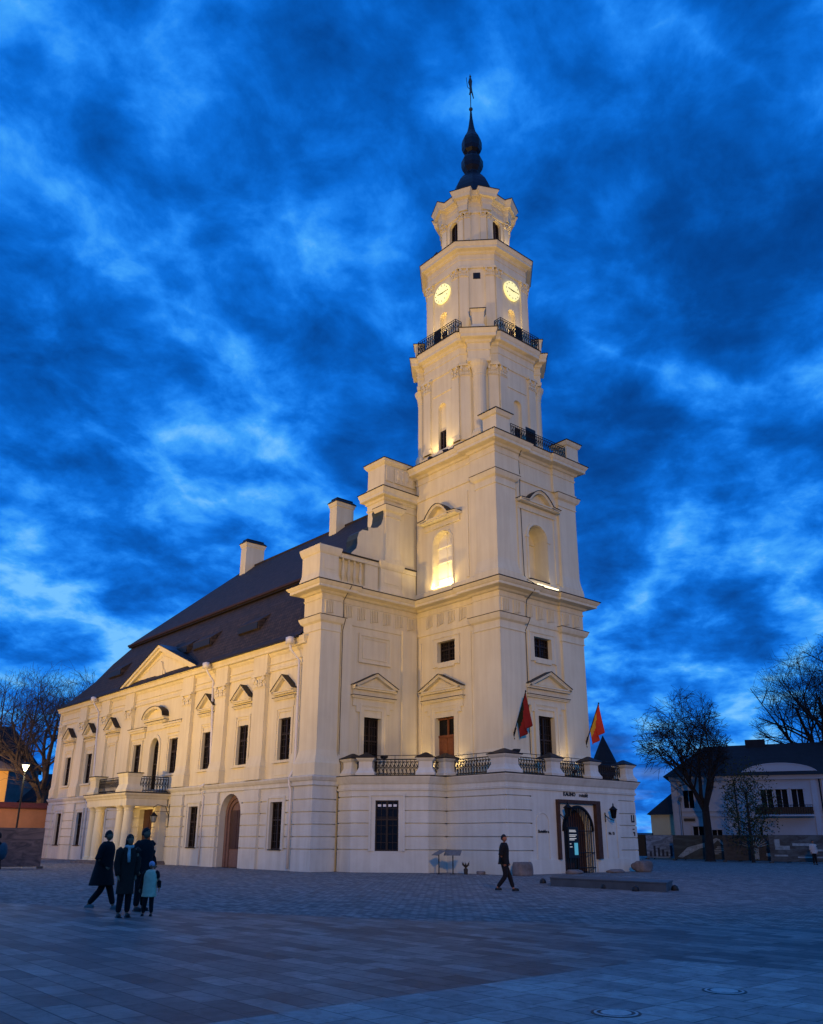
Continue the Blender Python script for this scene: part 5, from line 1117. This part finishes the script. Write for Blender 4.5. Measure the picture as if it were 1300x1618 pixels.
# ------------------------------------------------------------------ trees
M['bark'] = mat('dark_bark', (.030, .024, .022), .95, noise=.4, nscale=3)
M['leaf'] = mat('dark_leaves', (.045, .06, .022), .9, noise=.5, nscale=3)
TWIG = .014
def branch(m_, p0, d, L_, r, lvl, maxl, rnd, up, split, droop=0.0, env=None):
    def out(q): return env and ((q.x - env[0]) ** 2 + (q.y - env[1]) ** 2) / env[3] ** 2 + ((q.z - env[2]) / env[4]) ** 2 > rnd.uniform(.8, 1.15)
    if lvl > 1 and out(p0): return
    n = 4 if lvl < 2 else 3; pts = [p0.copy()]; q = p0.copy(); dd = d.copy()
    for i in range(n):
        dd = (dd + Vector((rnd.gauss(0, .13), rnd.gauss(0, .13), rnd.gauss(0, .08) + up * .09 - droop * .16 * (lvl >= maxl - 1)))).normalized(); q = q + dd * (L_ / n)
        if lvl > 1 and i > 0 and out(q): break
        pts.append(q.copy())
    n = len(pts) - 1
    rad = [max(r * (1 - .55 * i / n), TWIG) for i in range(n + 1)]
    m_.tube(pts, rad, 7 if lvl == 0 else (5 if lvl < 3 else 3))
    if lvl >= maxl: return
    for k in range(split[min(lvl, len(split) - 1)]):
        t = rnd.uniform(.3, 1.0) if lvl else rnd.uniform(.55, 1.0); i = min(int(t * n), n - 1); base = pts[i].lerp(pts[i + 1], t * n - i)
        ax = Vector((rnd.gauss(0, 1), rnd.gauss(0, 1), rnd.gauss(0, .45))); ax = (ax - dd * ax.dot(dd)); ax.normalize()
        nd = (dd * rnd.uniform(.55, 1.0) + ax * rnd.uniform(.55, 1.0)).normalized()
        branch(m_, base, nd, L_ * rnd.uniform(.52, .78), rad[i] * rnd.uniform(.45, .62), lvl + 1, maxl, rnd, up, split, droop, env)
def tree(name, loc, label, trunkL, r, seed, up=.6, split=(6, 5, 4, 4, 3), maxl=5, limbs=5, spread=.55, droop=0, limbL=.9, env=None, group='bare trees round the square'):
    rnd = random.Random(seed); e = empty(name, loc, label, 'tree', group)
    m_ = MB(); m_.tube([(0, 0, -.2), (0, 0, .15), (.05, 0, trunkL * .5), (0, .05, trunkL * 1.02)], [r * 1.5, r * 1.1, r * .9, r * .8], 10); m_.build('trunk', 'bark', e)
    m_ = MB()
    for k in range(limbs):
        a = 2 * math.pi * k / limbs + rnd.uniform(-.3, .3); s_ = spread * rnd.uniform(.5, 1.2)
        branch(m_, Vector((0, 0, trunkL * rnd.uniform(.82, 1.0))), Vector((math.cos(a) * s_, math.sin(a) * s_, 1)).normalized(), trunkL * limbL * rnd.uniform(.85, 1.1), r * .55, 1, maxl, rnd, up, split, droop, env)
    m_.build('crown', 'bark', e)
M['bark_lit'] = mat('lit_bark', (.085, .068, .055), .95, noise=.4, nscale=3)  # lighter copy of the dark bark: light on the twigs put into its colour
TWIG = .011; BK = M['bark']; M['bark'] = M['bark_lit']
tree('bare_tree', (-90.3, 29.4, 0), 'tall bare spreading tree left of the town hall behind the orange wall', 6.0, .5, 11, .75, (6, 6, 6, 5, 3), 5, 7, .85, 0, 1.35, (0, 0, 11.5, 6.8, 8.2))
TWIG = .014; M['bark'] = BK
tree('pollarded_tree', (-41.5, 69.2, 0), 'bare tree with several upright limbs and drooping twigs before the pale house', 4.6, .38, 23, .9, (5, 6, 6, 5, 3), 5, 6, .50, 1.0, 1.15, (-1.1, -1.2, 10.0, 4.2, 5.0))
TWIG = .011
tree('bare_tree', (-38.2, 88.0, 0), 'large bare tree cut by the right edge, rising over the house roof', 7.5, .5, 31, .5, (6, 6, 6, 5, 3), 5, 7, .8, 0, 1.25, (0, 0, 14.0, 7.2, 8.0))
# small leafy tree in front of the pale house
rnd = random.Random(5); e = empty('leafy_tree', (-37.3, 68.6, 0), 'small dark green leafy tree in front of the arched house gable', 'tree')
m_ = MB(); m_.tube([(0, 0, 0), (0, 0, 3.0), (.1, 0, 5.5)], [.16, .12, .05], 7)
for k in range(26):
    a = rnd.uniform(0, 6.28); z = rnd.uniform(1.8, 5.5); l = rnd.uniform(.8, 2.0); m_.tube([(0, 0, z), (l * .6 * math.cos(a), l * .6 * math.sin(a), z + .5), (l * math.cos(a), l * math.sin(a), z + rnd.uniform(.3, 1.3))], [.04, .025, .01], 4)
m_.build('trunk', 'bark', e); m_ = MB()
for k in range(2600):
    a = rnd.uniform(0, 6.28); u = rnd.uniform(-1, 1); rr = rnd.uniform(.3, 1) ** .5 * 2.35 * (1 + .25 * math.sin(3 * a + 2 * u)); s_ = math.sqrt(1 - u * u)
    c = Vector((rr * s_ * math.cos(a) * .95, rr * s_ * math.sin(a) * .95, 4.4 + rr * u * 1.45)); n = Vector((rnd.gauss(0, 1), rnd.gauss(0, 1), rnd.gauss(0, 1))).normalized(); t = n.orthogonal().normalized() * .06; b2 = n.cross(t).normalized() * .09
    m_.face([c - t, c - b2, c + t, c + b2])
m_.build('crown', 'leaf', e)

# ------------------------------------------------------------------ people
def cloth(name, c, noise=.2): return mat(name, c, .9, noise=noise, nscale=12, bump=.3, bscale=60)
M['skin'] = mat('skin', (.34, .13, .07), .7); M['hair'] = mat('dark_hair', (.015, .010, .008), .7)
M['c_black'] = cloth('black_wool', (.010, .007, .007)); M['c_navy'] = cloth('navy_cloth', (.011, .008, .009)); M['c_brown'] = cloth('dark_brown_wool', (.040, .017, .011)); M['c_mint'] = cloth('mint_quilted', (.85, .60, .38)); M['c_white'] = cloth('off_white_knit', (.60, .47, .40)); M['c_grey'] = cloth('grey_cloth', (.10, .10, .11)); M['c_purple'] = cloth('purple_knit', (.60, .40, .50)); M['shoe'] = mat('dark_shoe', (.012, .011, .011), .5); M['shoe_l'] = mat('pale_soled_shoe', (.18, .17, .16), .6)
def skinmesh(verts, edges, rads, mat_name, name, parent, sub=1, extra=None):
    me = bpy.data.meshes.new(name); me.from_pydata([tuple(v) for v in verts], edges, []); o = bpy.data.objects.new(name, me); COL.objects.link(o)
    sk = o.modifiers.new('s', 'SKIN'); sk.use_smooth_shade = True; sv = me.skin_vertices[0].data
    for i, r in enumerate(rads): sv[i].radius = (r, r) if not isinstance(r, tuple) else r
    sv[0].use_root = True; ss = o.modifiers.new('ss', 'SUBSURF'); ss.levels = sub; ss.render_levels = sub
    dg = bpy.context.evaluated_depsgraph_get(); m2 = bpy.data.meshes.new_from_object(o.evaluated_get(dg)); bpy.data.objects.remove(o)
    if extra: 
        bm = bmesh.new(); bm.from_mesh(m2); bm2 = bpy.data.meshes.new('t'); bm2.from_pydata(extra.v, [], extra.f); bm.from_mesh(bm2); bm.to_mesh(m2); bm.free()
    m2.materials.clear(); m2.materials.append(M[mat_name])
    for f in m2.polygons: f.use_smooth = True
    q = bpy.data.objects.new(name, m2); COL.objects.link(q); q.parent = parent; return q
def person(loc, rz, h, label, legs, arms, top, trousers, shoes='shoe', coat_len=.50, hair='short', hat=None, lean=0, headturn=0, scarf=None, bag=None, group=None, sleeve=None, flare=1.0, wide=1.0):
    """local frame: facing +Y, x to the figure's left/right; legs/arms are joint offsets in units of body height"""
    e = empty('person', loc, label, 'person', group, rz=rz); H_ = h
    V = lambda x, y, z: Vector((x * H_, y * H_, z * H_))
    hip = V(0, 0, .52); chest = V(0, lean * .5, .72); neck = V(0, lean * .8, .83); head = V(0, lean, .93)
    vs = [hip, V(0, lean * .2, .60), chest, V(0, lean * .7, .79), neck, V(0, lean * .9, .87)]; ed = [(0, 1), (1, 2), (2, 3), (3, 4), (4, 5)]; rd = [.075, .068, .082, .060, .030, .030]
    for s_, (knee, foot) in zip((-1, 1), legs):
        i = len(vs); vs += [V(s_ * .05, 0, .49), V(*knee), V(*foot), V(foot[0], foot[1] + .055, foot[2] - .018)]; ed += [(0, i), (i, i + 1), (i + 1, i + 2), (i + 2, i + 3)]; rd += [.052, .032, .021, .018]
    hands = []
    for s_, (elb, hand) in zip((-1, 1), arms):
        i = len(vs); a = V(*elb); b_ = V(*hand); d = (b_ - a).normalized()
        vs += [V(s_ * .105, lean * .6, .79), a, b_, b_ + d * .045 * H_]; ed += [(3, i), (i, i + 1), (i + 1, i + 2), (i + 2, i + 3)]; rd += [.034, .024, .015, .019]; hands.append((b_ + d * .045 * H_, d, s_, i + 3))
    for (hp, d, s_, hi) in hands:
        side = Vector((0, 1, 0)) - d * d.y; side.normalize()
        for k, (off, ln) in enumerate(((-.015, .030), (-.005, .036), (.005, .034), (.014, .028), (.026, .022))):
            i = len(vs); q = hp + side * off * H_; dd = (d + Vector((-s_ * .35, 0, 0)) * (1 if k < 4 else 0) + side * (.5 if k == 4 else 0)).normalized(); vs += [q + dd * ln * .55 * H_, q + (dd + Vector((-s_ * .3, 0, 0))).normalized() * ln * H_]; ed += [(hi, i), (i, i + 1)]; rd += [.0058, .0048]
    rd = [r * H_ for r in rd]
    # head: skull, jaw, nose, ears, joined to the body mesh
    x = MB(); R_ = .057 * H_; hm = Matrix.Rotation(headturn, 3, 'Z')
    K, J = 12, 10
    hv = []; 
    for j in range(J + 1):
        ph = math.pi * j / J
        for i in range(K):
            th = 2 * math.pi * i / K; c = Vector((math.sin(ph) * math.cos(th) * .80, math.sin(ph) * math.sin(th), -math.cos(ph) * 1.18))
            if c.z < -.3: c.x *= 1 - (-.3 - c.z) * .35; c.y = c.y * (1 - (-.3 - c.z) * .25) + .12
            if c.y > .7 and -.35 < c.z < .1 and abs(c.x) < .25: c.y += .28
            if c.y > .6 and .1 < c.z < .3 and abs(c.x) > .15: c.y -= .10
            if abs(c.x) > .7 and -.2 < c.z < .25: c.x *= 1.15
            hv.append(head + hm @ (c * R_))
    x.raw(hv, [(j * K + i, j * K + (i + 1) % K, (j + 1) * K + (i + 1) % K, (j + 1) * K + i) for j in range(J) for i in range(K)])
    skinmesh(vs, ed, rd, 'skin', 'body', e, 1, x)
    # trousers
    tv = [hip, V(0, 0, .56)]; te_ = [(0, 1)]; tr = [.080 * H_, .078 * H_]
    for s_, (knee, foot) in zip((-1, 1), legs):
        i = len(tv); f2 = Vector(foot) * .92 + Vector(knee) * .08; tv += [V(s_ * .05, 0, .49), V(*knee), V(*f2)]; te_ += [(0, i), (i, i + 1), (i + 1, i + 2)]; tr += [.066 * H_, .050 * H_, .038 * H_]
    skinmesh(tv, te_, tr, trousers, 'trousers', e)
    # coat: lofted torso and skirt plus sleeves in one mesh
    c_ = MB(); K = 18; rings = []
    zs = [(.86, .045, .045), (.84, .075, .060), (.815, .125, .076), (.76, .140, .095), (.68, .132, .098), (.60, .128, .096), (.54, .132, .100)]
    zz = .54; sleeve_k = 1.25
    while zz > coat_len + .01: zz -= .05; zs.append((max(zz, coat_len), .132 + (.54 - zz) * .10 * flare, .100 + (.54 - zz) * .18 * flare))
    for (z, a, b_) in zs:
        ln = lean * max(0, (z - .5) / .43); rings.append([V(wide * a * math.cos(2 * math.pi * i / K) * (1 + .03 * math.sin(5 * i + z * 40)), ln + wide * b_ * math.sin(2 * math.pi * i / K) * (1 + .04 * math.sin(3 * i + z * 30)), z) for i in range(K)])
    c_.raw([q for r in rings for q in r], [(j * K + i, j * K + (i + 1) % K, (j + 1) * K + (i + 1) % K, (j + 1) * K + i) for j in range(len(rings) - 1) for i in range(K)])
    co = c_.build('coat', top, e, True); so_ = co.modifiers.new('t', 'SOLIDIFY'); so_.thickness = .015; ss = co.modifiers.new('s', 'SUBSURF'); ss.levels = 1; ss.render_levels = 1
    c_ = MB()
    for s_, (elb, hand) in zip((-1, 1), arms):
        a, b_ = V(*elb), V(*hand); c_.tube([V(s_ * .085, lean * .6, .805), V(s_ * .115, lean * .6, .785), (V(s_ * .11, lean * .6, .79) + a) / 2, a, (a + b_) / 2, b_], [.052 * H_, .054 * H_, .050 * H_, .045 * H_, .040 * H_, .033 * H_], 10)
        c_.build('sleeve', sleeve or top, e, True); c_ = MB()
    for (knee, foot) in legs:
        c_ = MB(); f = V(*foot); c_.ball((f.x, f.y + .035 * H_, f.z - .006 * H_), .034 * H_, 0, 10, 8, (.72, 2.0, .75)); c_.box(f.x - .022 * H_, f.x + .022 * H_, f.y - .03 * H_, f.y + .10 * H_, f.z - .030 * H_, f.z - .018 * H_); c_.build('shoe', shoes, e, True)
    c_ = MB()
    if hat:
        c_.ball(tuple(head + V(0, 0, .022)), .065 * H_, 0, 12, 8, (.92, 1.02, .95)); c_.build('hat', hat, e, True)
    else:
        back = -.35 if hair == 'short' else -.2
        hv = []; K = 14; J = 9
        for j in range(J + 1):
            ph = math.pi * .62 * j / J
            for i in range(K):
                th = 2 * math.pi * i / K; q = Vector((math.sin(ph) * math.cos(th) * .88, math.sin(ph) * math.sin(th) * 1.05, math.cos(ph) * 1.28))
                if q.y > .3: q.z = max(q.z, .45)
                elif hair == 'long' and j > 5: q.z -= (j - 5) * .3
                q *= 1 + .04 * math.sin(7 * i + 3 * j); hv.append(head + hm @ (q * R_) + V(0, -.004, .0))
        c_.raw(hv, [(j * K + i, j * K + (i + 1) % K, (j + 1) * K + (i + 1) % K, (j + 1) * K + i) for j in range(J) for i in range(K)]); c_.build('hair', 'hair', e, True)
    if scarf:
        c_ = MB(); c_.tube([V(.045 * math.cos(t), lean * .85 + .045 * math.sin(t), .845 + .006 * math.sin(3 * t)) for t in [k * math.pi / 5 for k in range(11)]], .020 * H_, 8); c_.tube([V(.02, .045 + lean, .84), V(.025, .085 + lean, .76), V(.02, .095, .66)], [.02 * H_, .022 * H_, .018 * H_], 8); c_.build('scarf', scarf, e, True)
    if bag: 
        c_ = MB(); c_.ball(tuple(V(0, -.12, .70)), .11 * H_, 0, 12, 8, (.9, .62, 1.25)); b_ = c_.build('backpack', bag, e, True)
    return e
# rotation: facing direction angle measured from +Y
def face(dx, dy): return math.atan2(dy, dx) - math.pi / 2
RGT = (.652, .758); TOC = (.758, -.652)
WALK = [((-.045, .10, .27), (-.045, .17, .035)), ((.045, .03, .27), (.045, -.15, .05))]
WALK2 = [((-.045, .02, .27), (-.045, -.13, .05)), ((.045, .09, .28), (.045, .13, .035))]
STAND = [((-.05, .01, .27), (-.055, 0, .035)), ((.05, .01, .27), (.06, .0, .035))]
ARM = [((-.135, -.01, .63), (-.125, .04, .50)), ((.135, -.01, .63), (.125, .04, .50))]
POCK = [((-.15, -.04, .64), (-.12, .05, .54)), ((.15, -.04, .64), (.12, .05, .54))]
person((-21.15, 22.36, 0), face(.70, .715), 1.80, 'man in dark jacket and trousers walking alone before the pavilion', WALK, [((-.14, .02, .63), (-.12, .07, .50)), ((.14, -.06, .64), (.12, -.01, .50))], 'c_black', 'c_navy', lean=.015, headturn=-.7, coat_len=.47)
person((-21.6, 8.74, 0), face(.62, .78), 1.80, 'person in long black coat and pale soled shoes striding, leftmost of the family group', WALK, POCK, 'c_black', 'c_navy', 'shoe_l', coat_len=.30, lean=.03, headturn=-.5, wide=1.18)
person((-19.1, 8.26, 0), face(.80, -.05), 1.70, 'woman in dark brown knee-length coat with a pale scarf beside the child', STAND, [((-.13, 0, .63), (-.11, .03, .50)), ((.13, -.01, .63), (.12, .03, .50))], 'c_brown', 'c_black', coat_len=.28, hair='long', headturn=.3, scarf='c_white', flare=.4, wide=.80)
person((-20.51, 9.26, 0), face(.9, .3), 1.86, 'tall bearded man in a dark jacket behind the woman and child', STAND, [((-.14, 0, .63), (-.11, .08, .55)), ((.14, .02, .63), (.13, .05, .50))], 'c_navy', 'c_black', coat_len=.44, headturn=.2)
person((-19.15, 8.85, 0), face(.76, -.6), 1.12, 'small child in pale mint overalls and a purple and white hat', [((-.06, .01, .25), (-.08, .02, .035)), ((.06, .03, .25), (.085, .0, .035))], [((-.17, -.01, .63), (-.19, .02, .52)), ((.17, -.01, .62), (.18, .03, .50))], 'c_mint', 'c_black', hat='c_purple', coat_len=.35, sleeve='c_black', flare=.35, wide=1.05)
person((-28.05, 8.05, 0), face(-.62, -.78), 1.78, 'man with a grey backpack cut by the left frame edge', STAND, POCK, 'c_black', 'c_black', bag='c_grey', coat_len=.42)
person((-31.3, 66.5, 0), face(.76, -.6), 1.72, 'distant person in a pale top at the right frame edge', STAND, ARM, 'c_white', 'c_black', coat_len=.46)
